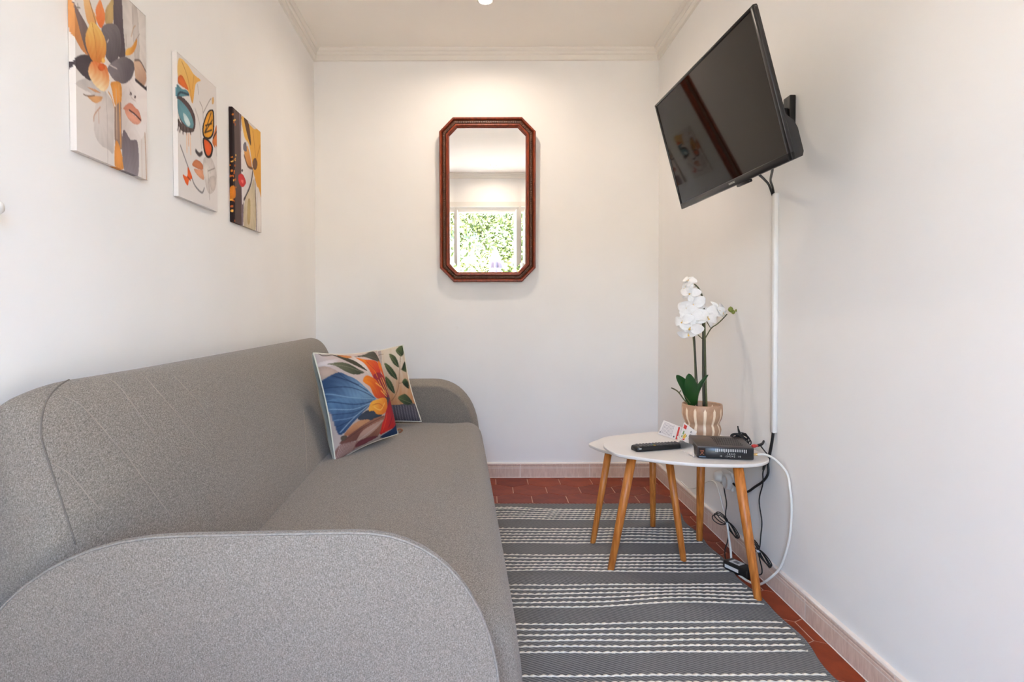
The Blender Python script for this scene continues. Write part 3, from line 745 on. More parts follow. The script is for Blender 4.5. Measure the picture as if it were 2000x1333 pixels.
# hexagonal terracotta tiles
def clip(poly, a, b):
    """keep the part of poly left of the line a->b"""
    out = []
    def side(p): return (b[0] - a[0]) * (p[1] - a[1]) - (b[1] - a[1]) * (p[0] - a[0])
    for i in range(len(poly)):
        p, q = poly[i - 1], poly[i]
        sp, sq = side(p), side(q)
        if (sp >= 0) != (sq >= 0):
            t = sp / (sp - sq)
            out.append((p[0] + t * (q[0] - p[0]), p[1] + t * (q[1] - p[1])))
        if sq >= 0: out.append(q)
    return out
HS = 0.1045
HW, HR = HS * math.sqrt(3), HS * 1.5
lim = [tuple(p) for p in inset(0.011)]
full_mesh = None
for row in range(-15, 13):
    for k in range(-12, 3):
        cx = 0.965 - HW / 2 + k * HW + (HW / 2 if row % 2 else 0)
        cy = 1.765 + row * HR
        h = HS - 0.0024
        poly = [(cx + h * math.cos(math.radians(30 + 60 * i)), cy + h * math.sin(math.radians(30 + 60 * i))) for i in range(6)]
        p2 = poly
        for i in range(4): p2 = clip(p2, lim[i], lim[(i + 1) % 4]) if p2 else p2
        if len(p2) < 3: continue
        area = abs(sum(p2[i - 1][0] * p2[i][1] - p2[i][0] * p2[i - 1][1] for i in range(len(p2)))) / 2
        if area < 2e-4: continue
        if area > 0.0266 and len(p2) == 6:
            if full_mesh is None:
                o = MB().prism([(p[0] - cx, p[1] - cy) for p in poly], -0.012, 0.0, None, 0.0008).build('floor_tile', M_TERRA, floor)
                full_mesh = o.data
            else:
                o = bpy.data.objects.new('floor_tile', full_mesh); COL.objects.link(o); o.parent = floor
            o.location = (cx, cy, random.uniform(-0.0004, 0.0))
        else:
            MB().prism([(p[0] - cx, p[1] - cy) for p in p2], -0.012, 0.0, None, 0.0006).build('floor_tile', M_TERRA, floor).location = (cx, cy, 0)

# crown moulding: three stepped bands, mitred at the corners
def run(prof, i, s0=None, s1=None, gap=0.0):
    """sweep a closed profile of (depth into the room, z) along inside edge i (optionally only from s0 to s1 metres)"""
    a0, b0 = Vector(ROOM[i]), Vector(ROOM[(i + 1) % 4])
    L = (b0 - a0).length; t = (b0 - a0) / L
    A, B = [], []
    for d, z in prof:
        q = inset(d); a, b = q[i], q[(i + 1) % 4]
        sa, sb = (a - a0).dot(t), (b - a0).dot(t)
        if s0 is not None: sa = max(sa, s0 + gap)
        if s1 is not None: sb = min(sb, s1 - gap)
        off = (a - a0) - t * (a - a0).dot(t)
        pa, pb = a0 + off + t * sa, a0 + off + t * sb
        A.append((pa.x, pa.y, z)); B.append((pb.x, pb.y, z))
    return MB().loft([A, B], True, True, False)
zt = ZC
CROWN = [(0, zt), (0.040, zt), (0.040, zt - 0.006), (0.036, zt - 0.014), (0.030, zt - 0.019), (0.026, zt - 0.020), (0.026, zt - 0.024),
         (0.024, zt - 0.032), (0.019, zt - 0.037), (0.016, zt - 0.038), (0.016, zt - 0.042), (0.015, zt - 0.054), (0.012, zt - 0.064), (0.0, zt - 0.066)]
SIDE = ['front', 'right', 'back', 'left']
for i in range(4):
    struct(run(CROWN, i).build('trim_%d' % (i + 1), M_CROWN))
# tiled baseboards
FACE = [(0, 0.001), (0.0095, 0.001), (0.0100, 0.003), (0.0100, 0.0548), (0.0070, 0.0552), (0.0070, 0.0578), (0.0104, 0.0582), (0.0104, 0.0655), (0.0088, 0.0670),
        (0.0088, 0.0690), (0.0112, 0.0715), (0.0120, 0.0755), (0.0114, 0.0795), (0.0, 0.0800)]
CORE = [(0, 0), (0.0120, 0), (0.0112, 0.0018), (0.0096, 0.0024), (0.0096, 0.0600), (0.0084, 0.066), (0.0084, 0.0695), (0.0104, 0.072), (0.0110, 0.076), (0.0108, 0.0797), (0.0118, 0.0806), (0.0116, 0.0830), (0.0085, 0.0858), (0, 0.0868)]  # grout body; the highlight along the top rim is put in as a pale bead
def wall_s(i, p):
    a = Vector(ROOM[i]); t = (Vector(ROOM[(i + 1) % 4]) - a).normalized()
    return (Vector(p) - a).dot(t)
JO = {1: [wall_s(1, (XR, y)) for y in (0.22, 0.62, 1.02, 1.417, 1.82, 2.219, 2.618, 3.016)],
      2: [wall_s(2, (x, YB)) for x in (0.609, 0.204, -0.20, -0.61)],
      3: [0.2 + 0.404 * k for k in range(9)]}
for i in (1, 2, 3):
    core = struct(run(CORE, i).build('baseboard_' + SIDE[i], M_GROUT_HIGHLIGHT))
    L = (Vector(ROOM[(i + 1) % 4]) - Vector(ROOM[i])).length
    js = [None] + JO[i] + [None]
    for a, b in zip(js[:-1], js[1:]):
        if i == 3 and (b is None or b < 0.1): pass
        run(FACE, i, a, b, 0.0024).build('skirting_tile', M_SKIRT, core)
# front wall baseboard only beside the doorway
for s0, s1 in ((None, wall_s(0, (DX0 - 0.06, YF))), (wall_s(0, (DX1 + 0.06, YF)), None)):
    pass

# balcony door: frame, two leaves folded open into the room, each with glass and handle
M_DOOR = mat('door_lacquer', (222, 217, 210), 0.4, var=0.01)
def glass_material():
    m, t, b = new_mat('clear_glass')
    L = t.links.new
    fr = t.nodes.new('ShaderNodeFresnel'); fr.inputs['IOR'].default_value = 1.45
    tr = t.nodes.new('ShaderNodeBsdfTransparent'); tr.inputs[0].default_value = (0.96, 0.98, 0.97, 1)
    gl = t.nodes.new('ShaderNodeBsdfGlossy'); gl.inputs['Roughness'].default_value = 0.0
    mx = t.nodes.new('ShaderNodeMixShader')
    L(fr.outputs[0], mx.inputs[0]); L(tr.outputs[0], mx.inputs[1]); L(gl.outputs[0], mx.inputs[2])
    L(mx.outputs[0], t.nodes['Material Output'].inputs['Surface'])
    return m
M_GLASS = glass_material()
door = struct(empty('door_1', (0, YF, 0)), 'white balcony door standing open behind the viewpoint, seen in the mirror')
fr = MB()
for xx in (DX0 + 0.025, DX1 - 0.025): fr.box((xx, -0.08, DZ / 2), (0.05, 0.10, DZ))
fr.box(((DX0 + DX1) / 2, -0.08, DZ - 0.03), (DX1 - DX0 - 0.1, 0.10, 0.06))
fr.box(((DX0 + DX1) / 2, -0.08, 0.008), (DX1 - DX0 - 0.1, 0.12, 0.016))
ca = MB()
fr.build('door_frame', M_DOOR, door)
for xx in (DX0 - 0.03, DX1 + 0.03): ca.box((xx, 0.006, (DZ + 0.06) / 2), (0.06, 0.012, DZ + 0.06))
ca.box(((DX0 + DX1) / 2, 0.006, DZ + 0.03), (DX1 - DX0, 0.012, 0.06))
ca.build('door_casing', M_DOOR, door)
for sx, xx in ((-1, DX0 + 0.048), (1, DX1 - 0.048)):
    W, HH, T = 0.34, DZ - 0.09, 0.036
    x = xx + sx * 0.02
    y0 = 0.01
    lf = MB()
    lf.box((x, y0 + 0.035, 0.02 + HH / 2), (T, 0.07, HH)); lf.box((x, y0 + W - 0.035, 0.02 + HH / 2), (T, 0.07, HH))
    lf.box((x, y0 + W / 2, 0.02 + HH - 0.04), (T, W - 0.14, 0.08)); lf.box((x, y0 + W / 2, 0.02 + 0.14), (T, W - 0.14, 0.28))
    leaf = lf.build('door_leaf', M_DOOR, door)
    MB().box((x, y0 + W / 2, 0.02 + 0.28 + (HH - 0.36) / 2), (0.006, W - 0.138, HH - 0.358)).build('glass_pane', M_GLASS, leaf)
    hd = MB().tube([(x - sx * 0.018, y0 + W - 0.035, 1.02), (x - sx * 0.055, y0 + W - 0.035, 1.02), (x - sx * 0.058, y0 + W - 0.045, 1.02), (x - sx * 0.058, y0 + W - 0.13, 1.02)], 0.008, 8)
    hd.build('door_handle', mat('brushed_steel', (180, 178, 172), 0.3, 1.0), leaf)

# portal that guides sky light through the doorway (gives no light of its own)
pl = bpy.data.lights.new('doorway_portal', 'AREA')
pl.shape = 'RECTANGLE'; pl.size = DX1 - DX0 - 0.1; pl.size_y = DZ - 0.06
pl.cycles.is_portal = True
po = bpy.data.objects.new('doorway_portal', pl); COL.objects.link(po)
po.location = ((DX0 + DX1) / 2, YF - 0.17, DZ / 2)
po.rotation_euler = (math.radians(90), 0, math.radians(180))
po.rotation_euler = Vector((0, 1, 0)).to_track_quat('-Z', 'Z').to_euler()

# ------------------------------------------------------------------ outside, seen only in the mirror
M_STONE = mat('terrace_stone', (206, 192, 170), 0.8, var=0.1, scale=6)
struct(MB().box((0, -3.2, -0.10), (9, 5.24, 0.14)).build('terrace', M_STONE), 'pale stone terrace outside the balcony door')
M_GRASS = mat('hill_grass', (62, 66, 38), 0.9, var=0.35, scale=3)
def hill_z(x, y):
    d = max(0.0, -y - 7.0)
    return -1.6 + 0.20 * d + 0.6 * noise.noise(Vector((x * 0.12, y * 0.12, 0)))
hill = MB().grid(lambda a, b: ((a - 0.5) * 90, -6.0 - b * 75, hill_z((a - 0.5) * 90, -6.0 - b * 75)), 50, 50).build('hillside', M_GRASS)
struct(hill, 'grassy hillside outside rising beyond the terrace')
def leaf_material(name, c1, c2):
    m, t, b = new_mat(name)
    L = t.links.new
    g = t.nodes.new('ShaderNodeTexNoise'); g.inputs['Scale'].default_value = 1.7; g.inputs['Detail'].default_value = 4
    tc = t.nodes.new('ShaderNodeTexCoord'); L(tc.outputs['Object'], g.inputs['Vector'])
    r = t.nodes.new('ShaderNodeValToRGB'); r.color_ramp.elements[0].color = lin(c1); r.color_ramp.elements[1].color = lin(c2)
    r.color_ramp.elements[0].position = 0.35; r.color_ramp.elements[1].position = 0.65
    L(g.outputs[0], r.inputs[0]); L(r.outputs[0], b.inputs['Base Color'])
    b.inputs['Roughness'].default_value = 0.6
    return m
M_LEAF = [leaf_material('leaves_light', (62, 68, 22), (98, 102, 44)), leaf_material('leaves_mid', (44, 56, 20), (74, 84, 34)), leaf_material('leaves_dark', (18, 32, 26), (34, 50, 38))]
M_BARK = mat('bark', (92, 74, 58), 0.9, var=0.2)
def crown_mesh(seed, rad, n, squash):
    rg = random.Random(seed)
    blobs = []
    for _ in range(9):
        blobs.append((Vector((rg.uniform(-.6, .6), rg.uniform(-.6, .6), rg.uniform(-.5, .6))) * rad, rg.uniform(.42, .7) * rad))
    mb = MB()
    for k in range(n):
        c, r = rg.choice(blobs)
        d = Vector((rg.gauss(0, 1), rg.gauss(0, 1), rg.gauss(0, 1))).normalized()
        p = c + d * r * rg.uniform(.82, 1.05)
        p.z *= squash
        a = d.orthogonal().normalized(); b = d.cross(a)
        an = rg.uniform(0, 6.28); a, b = a * math.cos(an) + b * math.sin(an), b * math.cos(an) - a * math.sin(an)
        s = rg.uniform(.05, .10) * rad
        tilt = d * s * rg.uniform(-.6, .6)
        mb.add([p - a * s, p - b * s * .5 + tilt, p + a * s, p + b * s * .5 - tilt], [(0, 1, 2, 3)])
    return mb
TREES = []
for kind, (rad, n, sq, li) in enumerate(((1.7, 1500, 1.0, 0), (2.0, 1700, .85, 1), (1.3, 1200, 1.9, 2), (1.1, 1000, .8, 0))):
    t = empty('hillside_tree', (0, 0, -60))
    h = rad * sq * 1.35
    c = crown_mesh(kind + 3, rad, n, sq).build('crown', M_LEAF[li], t); c.location = (0, 0, h)
    MB().tube([(0, 0, -.4), (.05, .02, h * .5), (0, 0, h * 1.05)], [.16, .12, .06], 7).build('trunk', M_BARK, t)
    TREES.append((t, list(t.children)))
KIND = ['light green broad tree on the hillside outside, seen in the mirror', 'mid green wide tree on the hillside outside, seen in the mirror',
        'dark slender tree on the hillside outside, seen in the mirror', 'low light green bush on the hillside outside, seen in the mirror']
rg = random.Random(5)
used = set()
placed = []
for k in range(400):
    if len(placed) >= 26: break
    kind = rg.choice((0, 0, 1, 1, 3, 3)) if len(placed) % 9 != 4 else 2
    d = 10 + 27 * rg.random()
    x = rg.uniform(-.15, .17) * d
    s = rg.uniform(.6, .95)
    if any(math.hypot(x - a, d - b) < (s + c) * 1.75 for a, b, c in placed): continue
    placed.append((x, d, s))
    root, ch = TREES[kind]
    if kind in used:
        r2 = root.copy(); COL.objects.link(r2)
        for c in ch:
            c2 = c.copy(); COL.objects.link(c2); c2.parent = r2
        root = r2
    used.add(kind)
    root.location = (x, -d, hill_z(x, -d) - .1); root.rotation_euler = (0, 0, rg.uniform(0, 6.28)); root.scale = (s, s, s)
    tag(root, KIND[kind], 'tree', 'trees on the hillside outside')
# closed parasol on the terrace
M_CANVAS = mat('parasol_canvas', (84, 74, 82), 0.8, var=0.05)
px_ = empty('folded_parasol', (0.15, -1.5, -0.03), 0, 'closed pale lilac parasol standing on the terrace outside, seen in the mirror', 'parasol')
px_.scale = (.95, .95, .745)
MB().tube([(0, 0, 0), (0, 0, 2.25)], 0.022, 10).build('pole', M_WHITE, px_)
MB().lathe([(.24, 0), (.24, .06), (.05, .09), (.03, .12)], 20).build('base', M_STONE, px_)
rings = []
for z, r in ((1.18, .075), (1.25, .10), (1.5, .115), (1.75, .10), (1.78, .082), (1.81, .10), (2.0, .075), (2.2, .03)):
    rings.append([(r * (1 + .22 * math.cos(8 * a)) * math.cos(a), r * (1 + .22 * math.cos(8 * a)) * math.sin(a), z) for a in [2 * PI * i / 48 for i in range(48)]])
MB().loft(rings).build('canopy', M_CANVAS, px_)
# ------------------------------------------------------------------ sofa
def fabric_material(name, dark, mid, light, scale=330.0):
    """heather wool: short darker and lighter fibres"""
    m, t, b = new_mat(name)
    L = t.links.new
    tc = t.nodes.new('ShaderNodeTexCoord')
    outs = []
    for k, (st, rot) in enumerate((((1, 1, 4.2), 0.5), ((3.6, 1.0, 1.0), -0.4))):
        mp = t.nodes.new('ShaderNodeMapping'); mp.inputs['Scale'].default_value = st; mp.inputs['Rotation'].default_value = (rot, rot * .6, rot)
        L(tc.outputs['Object'], mp.inputs[0])
        n = t.nodes.new('ShaderNodeTexNoise'); n.inputs['Scale'].default_value = scale * (1 if k == 0 else .8); n.inputs['Detail'].default_value = 3; n.inputs['Roughness'].default_value = .6
        L(mp.outputs[0], n.inputs['Vector']); outs.append(n.outputs[0])
    av = t.nodes.new('ShaderNodeMath'); av.operation = 'ADD'; L(outs[0], av.inputs[0]); L(outs[1], av.inputs[1])
    hf = t.nodes.new('ShaderNodeMath'); hf.operation = 'MULTIPLY'; hf.inputs[1].default_value = .5; L(av.outputs[0], hf.inputs[0])
    r = t.nodes.new('ShaderNodeValToRGB')
    e = r.color_ramp.elements
    e[0].position, e[1].position = .34, .66
    e[0].color, e[1].color = lin(dark), lin(light)
    x = e.new(.5); x.color = lin(mid)
    L(hf.outputs[0], r.inputs[0]); L(r.outputs[0], b.inputs['Base Color'])
    b.inputs['Roughness'].default_value = .95
    b.inputs['Specular IOR Level'].default_value = .1
    b.inputs['Sheen Weight'].default_value = .15
    b.inputs['Sheen Roughness'].default_value = .5
    bp = t.nodes.new('ShaderNodeBump'); bp.inputs['Strength'].default_value = .35; bp.inputs['Distance'].default_value = .0015
    L(hf.outputs[0], bp.inputs['Height']); L(bp.outputs[0], b.inputs['Normal'])
    return m
M_SOFA = fabric_material('grey_wool', (88, 82, 74), (130, 121, 110), (168, 159, 148))
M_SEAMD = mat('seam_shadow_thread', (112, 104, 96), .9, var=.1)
M_PIPE = mat('arm_piping', (136, 129, 120), .95, var=.2, scale=300)
M_SEAM = mat('seam_thread', (150, 138, 124), .9, var=.1)
SA = math.atan(0.0435)
sofa = empty('sofa', (xl(0), 0, 0), SA, 'grey heather wool sofa with rounded arms along the left wall', 'sofa')
# local frame: x = distance from the left wall, y = along the wall
S_IN = (Matrix.Translation(sofa.location) @ Matrix.Rotation(SA, 4, 'Z')).inverted()

def arm_outline(u0, u1, top, n=14):
    """side outline of an arm, from the bottom rear over the rounded top to the bottom front"""
    pts = [(u0, .05)]
    ra, rb, fa, fb = .38, .38, .25, .32
    for i in range(n + 1):
        t = PI / 2 * i / n
        e = 2 / 2.25
        pts.append((u0 + ra - ra * math.cos(t) ** e, top - rb + rb * math.sin(t) ** e))
    for i in range(n + 1):
        t = PI / 2 * i / n
        e = 2 / 2.25
        pts.append((u1 - fa + fa * math.sin(t) ** e, top - fb + fb * math.cos(t) ** e))
    pts.append((u1 + .004, .05))
    return pts
def make_arm(v0, v1, outer):
    top = .613
    pts = arm_outline(.008, .902 if outer < 0 else .938, top)
    n = len(pts)
    c = (sum(p[0] for p in pts) / n, .25)
    def ring(v, off):
        out = []
        for i, (u, z) in enumerate(pts):
            a = pts[max(i - 1, 0)]; b = pts[min(i + 1, n - 1)]
            t = Vector((b[0] - a[0], b[1] - a[1])).normalized()
            nn = Vector((-t.y, t.x))        # outward
            out.append((u - nn.x * off, v, max(.045, z - nn.y * off)))
        return out
    R = .009
    W = v1 - v0
    fall = lambda v: (.075 if outer < 0 else .028) * ((v - v0) / W if outer < 0 else (v1 - v) / W) ** 1.8   # the top rolls down towards the seat
    rings = []
    for k in range(7):
        a = PI / 2 * k / 6
        rings.append(ring(v0 + R * (1 - math.sin(a)), R * (1 - math.cos(a)))) if False else None
    rings = []
    for k in range(7):
        a = PI / 2 * (1 - k / 6)
        rings.append(ring(v0 + R * (1 - math.sin(a)), R * (1 - math.cos(a)) + fall(v0 + R * (1 - math.sin(a)))))
    # crown the top a little between the two edges
    for k in range(1, 9): rings.append(ring(v0 + R + (W - 2 * R) * k / 9, fall(v0 + R + (W - 2 * R) * k / 9)))
    for k in range(7):
        a = PI / 2 * k / 6
        rings.append(ring(v1 - R * (1 - math.sin(a)), R * (1 - math.cos(a)) + fall(v1 - R * (1 - math.sin(a)))))
    o = MB().loft(rings, True, True, True).build('armrest', M_SOFA, sofa)
    sm = MB()
    ve, off = (v0 + .0016, .0030) if outer < 0 else (v1 - .0016, .0030)
    q = ring(ve, off)
    sm.tube(q[1:-1], .0022, 6)
    sm.build('seam', M_PIPE, o)
    return o
make_arm(.925, 1.035, -1)
make_arm(3.005, 3.115, 1)

# seat cushion with a softly domed top and rounded front
def seat_fn():
    rings = []
    v0, v1, u0, u1, zb = 1.03, 3.01, .26, .945, .075
    N = 26
    for k in range(N + 1):
        t = k / N
        v = v0 + (v1 - v0) * t
        e = min(t, 1 - t) * (v1 - v0)
        s = 1 - max(0, 1 - e / .10) ** 2.2
        top = .388 + .020 * s + .010 * math.sin(PI * t)
        fr = u1 - .012 * (1 - s)
        R = .075
        ring = [(u0, v, zb), (u0, v, top - .01)]
        for q in range(1, 8): ring.append((u0 + (fr - R - u0) * q / 8, v, top - .012 + .014 * math.sin(PI * q / 8 * .8 + .35)))
        for q in range(9):
            a = PI / 2 * q / 8
            ring.append((fr - R + R * math.sin(a), v, top - R + R * math.cos(a)))
        for q in range(1, 5): ring.append((fr + .012 * math.sin(PI * q / 5), v, top - R - (top - R - zb) * q / 5))
        ring.append((fr - .004, v, zb))
        rings.append(ring)
    return rings
seat = MB().loft(seat_fn()).build('seat', M_SOFA, sofa)
# backrest: pillow-like, tapering at its near end
BP = [(.02, .30), (.02, .60), (.028, .745), (.042, .800), (.070, .832), (.102, .842), (.135, .832), (.163, .806), (.185, .765), (.212, .695), (.243, .610), (.272, .525), (.298, .45), (.315, .39), (.322, .34), (.31, .30)]
BPs = [(p.x, p.y) for p in smooth_path([(a, b, 0) for a, b in BP], 3)]
def backrest():
    v0, v1 = .985, 2.995
    rings = []
    def ease(d, L, p): return (1 - max(0.0, 1 - d / L) ** p) ** (1 / p) if d < L else 1.0
    vs = [0, .006, .016, .03, .05, .075, .105, .14, .18, .23, .29, .36, .45, .6, .8, 1.05, 1.3, 1.5, 1.65, 1.74, 1.80, 1.84, 1.875, 1.90, 1.92, 1.933, 1.94, 1.943]
    for dv in vs:
        v = v0 + dv
        de = v1 - v
        su = .34 + .66 * ease(dv + .02, .52, 1.9)
        sz = .885 + .115 * ease(dv + .012, .17, 2.2)
        su *= .55 + .45 * ease(de + .002, .10, 2.2)
        sz *= .93 + .07 * ease(de + .002, .12, 2.2)
        if dv < .03: 
            k = ease(dv + .0005, .03, 2.0); su *= .86 + .14 * k; sz *= .965 + .035 * k
        zl = .30 + .15 * (1 - ease(dv + .004, .16, 2.0))
        ring = []
        for u, z in BPs:
            bulge = 1 + .03 * math.sin(PI * min(1, dv / 1.94))
            zz = .30 + (z - .30) * sz
            zz = zl + (zz - .30) * (.842 - zl) / (.842 - .30)
            ring.append((.02 + (u - .02) * su * bulge, v, zz))
        rings.append(ring)
    return rings
bk = MB().loft(backrest()).build('backrest', M_SOFA, sofa)
bpy.context.view_layer.update()
bvh = BVHTree.FromPolygons([v.co.copy() for v in bk.data.vertices], [tuple(p.vertices) for p in bk.data.polygons])
def on_back(px, py):
    o = S_IN @ Vector((0, 0, CAM_H)); d = (S_IN.to_3x3() @ ray(px, py)).normalized()
    h = bvh.ray_cast(o, d)
    return h[0] + h[1] * .0004 if h[0] else None
SEAMS = [[(148, 1064), (125, 994), (94, 900), (80, 848), (86, 796), (104, 765), (130, 745), (160, 736)],
         [(192, 733), (229, 752), (270, 806), (301, 848)], [(125, 775), (156, 791), (187, 822), (223, 864), (250, 895), (307, 973), (338, 1014)],
         [(283, 736), (343, 806), (385, 858), (416, 890)], [(101, 905), (135, 926), (171, 968), (198, 999)],
         [(340, 735), (390, 790), (430, 850)], [(593, 801), (597, 860), (599, 921)]]
for k, s in enumerate(SEAMS):
    pp = [on_back(p.x, p.y) for p in smooth_path([(a, b, 0) for a, b in s], 6)]
    pp = [p for p in pp if p is not None]
    if len(pp) > 3: MB().tube(pp, .0015 if k == 0 else .0010, 6).build('stitched_seam', M_SEAM if k else M_SEAMD, bk)
M_FOOT = mat('dark_wood_foot', (40, 32, 28), .5, var=.2)
for u, v in ((.08, 1.0), (.86, .98), (.08, 3.04), (.86, 3.06)):
    MB().lathe([(.020, .0085), (.024, .012), (.028, .06)], 14, (u, v, 0)).build('leg', M_FOOT, sofa)
M_TAB = mat('tan_pull_tab', (150, 100, 70), .6, var=.1)
tp = S_IN @ pt(784, 842, z=.425)
tb = MB(); tb.tube(smooth_path([tp + Vector((-.03, -.004, .0)), tp + Vector((-.008, 0, .008)), tp + Vector((.003, .002, .002)), tp + Vector((-.010, .004, -.010))], 6), .0045, 8)
o = tb.build('pull_tab', M_TAB, sofa)

# ------------------------------------------------------------------ scatter cushions
M_PRINT = print_mat('printed_cotton', .8, 700)
M_PALE = mat('pale_green_cotton', (216, 211, 194), .9, var=.06, scale=20, bump=.2, bscale=500)
def cushion(name, cor, thick, art, bgc, label, flange=0.0):
    TL, TR, BR, BL = [Vector(p) for p in cor]
    c = (TL + TR + BR + BL) / 4
    n = (TR - BL).cross(TL - BR).normalized()
    if n.y > 0: n = -n                     # towards the room
    root = empty(name, c, 0, label, 'cushion', 'printed cushions on the sofa')
    def base(a, b):
        # a right, b down; sides pulled in between the corners
        p = TL.lerp(TR, a).lerp(BL.lerp(BR, a), b)
        sa = 1 - .07 * math.sin(PI * b) ; sb = 1 - .06 * math.sin(PI * a)
        q = TL.lerp(TR, .5 + (a - .5) * sa).lerp(BL.lerp(BR, .5 + (a - .5) * sa), .5 + (b - .5) * sb)
        return q - c
    def puff(a, b):
        f = (1 - abs(2 * a - 1) ** 2.4) * (1 - abs(2 * b - 1) ** 2.4)
        w = .004 * math.sin(9 * a + 3 * b) * math.sin(7 * b + 1)
        return thick * max(0, f) ** .55 + (w * f)
    N = 170
    mb = MB().grid(lambda a, b: base(a, b) + n * puff(a, b), N, N)
    fo = mb.build('printed_front', M_PRINT, root)
    A, B = np.meshgrid(np.linspace(0, 1, N + 1), np.linspace(0, 1, N + 1))
    set_print(fo, soften(paint(A.ravel(), B.ravel(), bgc, art), N + 1, N + 1) * .84)
    lf = (TL - TR).lerp(BL - BR, .5).normalized()
    MB().grid(lambda a, b: base(a, b) + lf * flange * max(0, 1 - a / .12) * max(0, math.sin(PI * b)) ** .5 * (1 + .15 * math.sin(17 * b)) - n * (.001 + (.004 if flange else 0) * max(0, 1 - a / .1) + puff(a, b) * .95), 40, 40).build('plain_back', M_PALE, root)
    ed = [base(i / 24, 0) for i in range(24)] + [base(1, i / 24) for i in range(24)] + [base(1 - i / 24, 1) for i in range(24)] + [base(0, 1 - i / 24) for i in range(24)]
    MB().tube(ed, .0032, 6, None, True, True).build('piping', M_PALE, root)
    return root
cushion('cushion', [(-.6542, 2.242, .8135), (-.4779, 2.60, .7988), (-.3817, 2.563, .4358), (-.5639, 2.204, .4051)], .066, ART_CU1, (188, 172, 164),
        'cushion with a large orange and blue flower print, in front of the leaf-print cushion', .022)
cushion('cushion', [(-.765, 2.905, .745), (-.404, 2.90, .806), (-.311, 2.86, .434), (-.69, 2.85, .418)], .060, ART_CU2, (206, 180, 152),
        'beige cushion with a green leaf print, half hidden against the far sofa arm')

# ------------------------------------------------------------------ rug
def rug_h(x, y):
    h = .0035
    h += .016 * math.exp(-((x - .66) / .22) ** 2 - ((y - 1.90) / .10) ** 2)
    h += .010 * math.exp(-((x - .10) / .16) ** 2 - ((y - 2.80) / .09) ** 2)
    h += .009 * math.exp(-((x - .25) / .2) ** 2 - ((y - 2.12) / .06) ** 2)
    h += .006 * math.exp(-((x - .62) / .12) ** 2 - ((y - 2.52) / .06) ** 2)
    h += .0012 * (1 + math.sin(6 * x + 4 * y) * math.sin(9 * y - 3 * x))
    return h
RX0, RX1, RY0, RY1 = -.62, .922, 1.12, 2.922
def rug_edge(y):
    return RX1 + .008 * math.sin(y * 11 + 1) + .006 * math.sin(y * 23) - .010 * math.exp(-((y - 2.35) / .15) ** 2)
def rug_xy(a, b):
    y = RY0 + (RY1 - RY0) * b
    x = RX0 + (rug_edge(y) - RX0) * a
    y += (.004 * math.sin(x * 5)) * (1 - b)
    return x, y
def rug_material():
    m, t, b = new_mat('woven_rug')
    L = t.links.new
    tc = t.nodes.new('ShaderNodeTexCoord')
    mp = t.nodes.new('ShaderNodeMapping'); mp.inputs['Rotation'].default_value = (0, 0, math.radians(28))
    L(tc.outputs['Object'], mp.inputs[0])
    w = t.nodes.new('ShaderNodeTexWave'); w.wave_type = 'BANDS'; w.bands_direction = 'Y'
    w.inputs['Scale'].default_value = 34; w.inputs['Distortion'].default_value = 1.2; w.inputs['Detail'].default_value = 2; w.inputs['Detail Scale'].default_value = 4
    L(mp.outputs[0], w.inputs['Vector'])
    n = t.nodes.new('ShaderNodeTexNoise'); n.inputs['Scale'].default_value = 420; n.inputs['Detail'].default_value = 3
    L(tc.outputs['Object'], n.inputs['Vector'])
    n3 = t.nodes.new('ShaderNodeTexNoise'); n3.inputs['Scale'].default_value = 5; n3.inputs['Detail'].default_value = 4
    L(tc.outputs['Object'], n3.inputs['Vector'])
    r = t.nodes.new('ShaderNodeValToRGB'); r.color_ramp.elements[0].color = lin((70, 70, 70)); r.color_ramp.elements[1].color = lin((134, 132, 130))
    r.color_ramp.elements[0].position = .15; r.color_ramp.elements[1].position = .85
    ad = t.nodes.new('ShaderNodeMath'); ad.operation = 'MULTIPLY_ADD'; ad.inputs[1].default_value = .62
    m2 = t.nodes.new('ShaderNodeMath'); m2.operation = 'MULTIPLY'; m2.inputs[1].default_value = .28
    m3 = t.nodes.new('ShaderNodeMath'); m3.operation = 'MULTIPLY_ADD'; m3.inputs[1].default_value = .22
    L(n3.outputs[0], m3.inputs[0]); L(n.outputs[0], m2.inputs[0]); L(m2.outputs[0], m3.inputs[2])
    L(w.outputs['Fac'], ad.inputs[0]); L(m3.outputs[0], ad.inputs[2])
    L(ad.outputs[0], r.inputs[0]); L(r.outputs[0], b.inputs['Base Color'])
    b.inputs['Roughness'].default_value = .8; b.inputs['Specular IOR Level'].default_value = .3
    bp = t.nodes.new('ShaderNodeBump'); bp.inputs['Strength'].default_value = .4; bp.inputs['Distance'].default_value = .002
    L(ad.outputs[0], bp.inputs['Height']); L(bp.outputs[0], b.inputs['Normal'])
    return m
M_RUG = rug_material()
M_CORD = mat('cream_cord', (224, 214, 196), .8, var=.12, scale=80)
rug = empty('rug', (0, 0, 0), 0, 'grey flat-woven rug with groups of cream cord stripes on the tiled floor', 'rug')
mb = MB()
NX, NY = 70, 90
mb.grid(lambda a, b: (*rug_xy(a, b), rug_h(*rug_xy(a, b)) + .002), NX, NY)
mb.grid(lambda a, b: (*rug_xy(a, b), rug_h(*rug_xy(a, b)) - .002), NX, NY)
rim = [rug_xy(i / NX, 0) for i in range(NX)] + [rug_xy(1, i / NY) for i in range(NY)] + [rug_xy(1 - i / NX, 1) for i in range(NX)] + [rug_xy(0, 1 - i / NY) for i in range(NY)]
mb.tube([(x, y, rug_h(x, y)) for x, y in rim], .0034, 6, None, True, True)
mb.build('woven_field', M_RUG, rug)
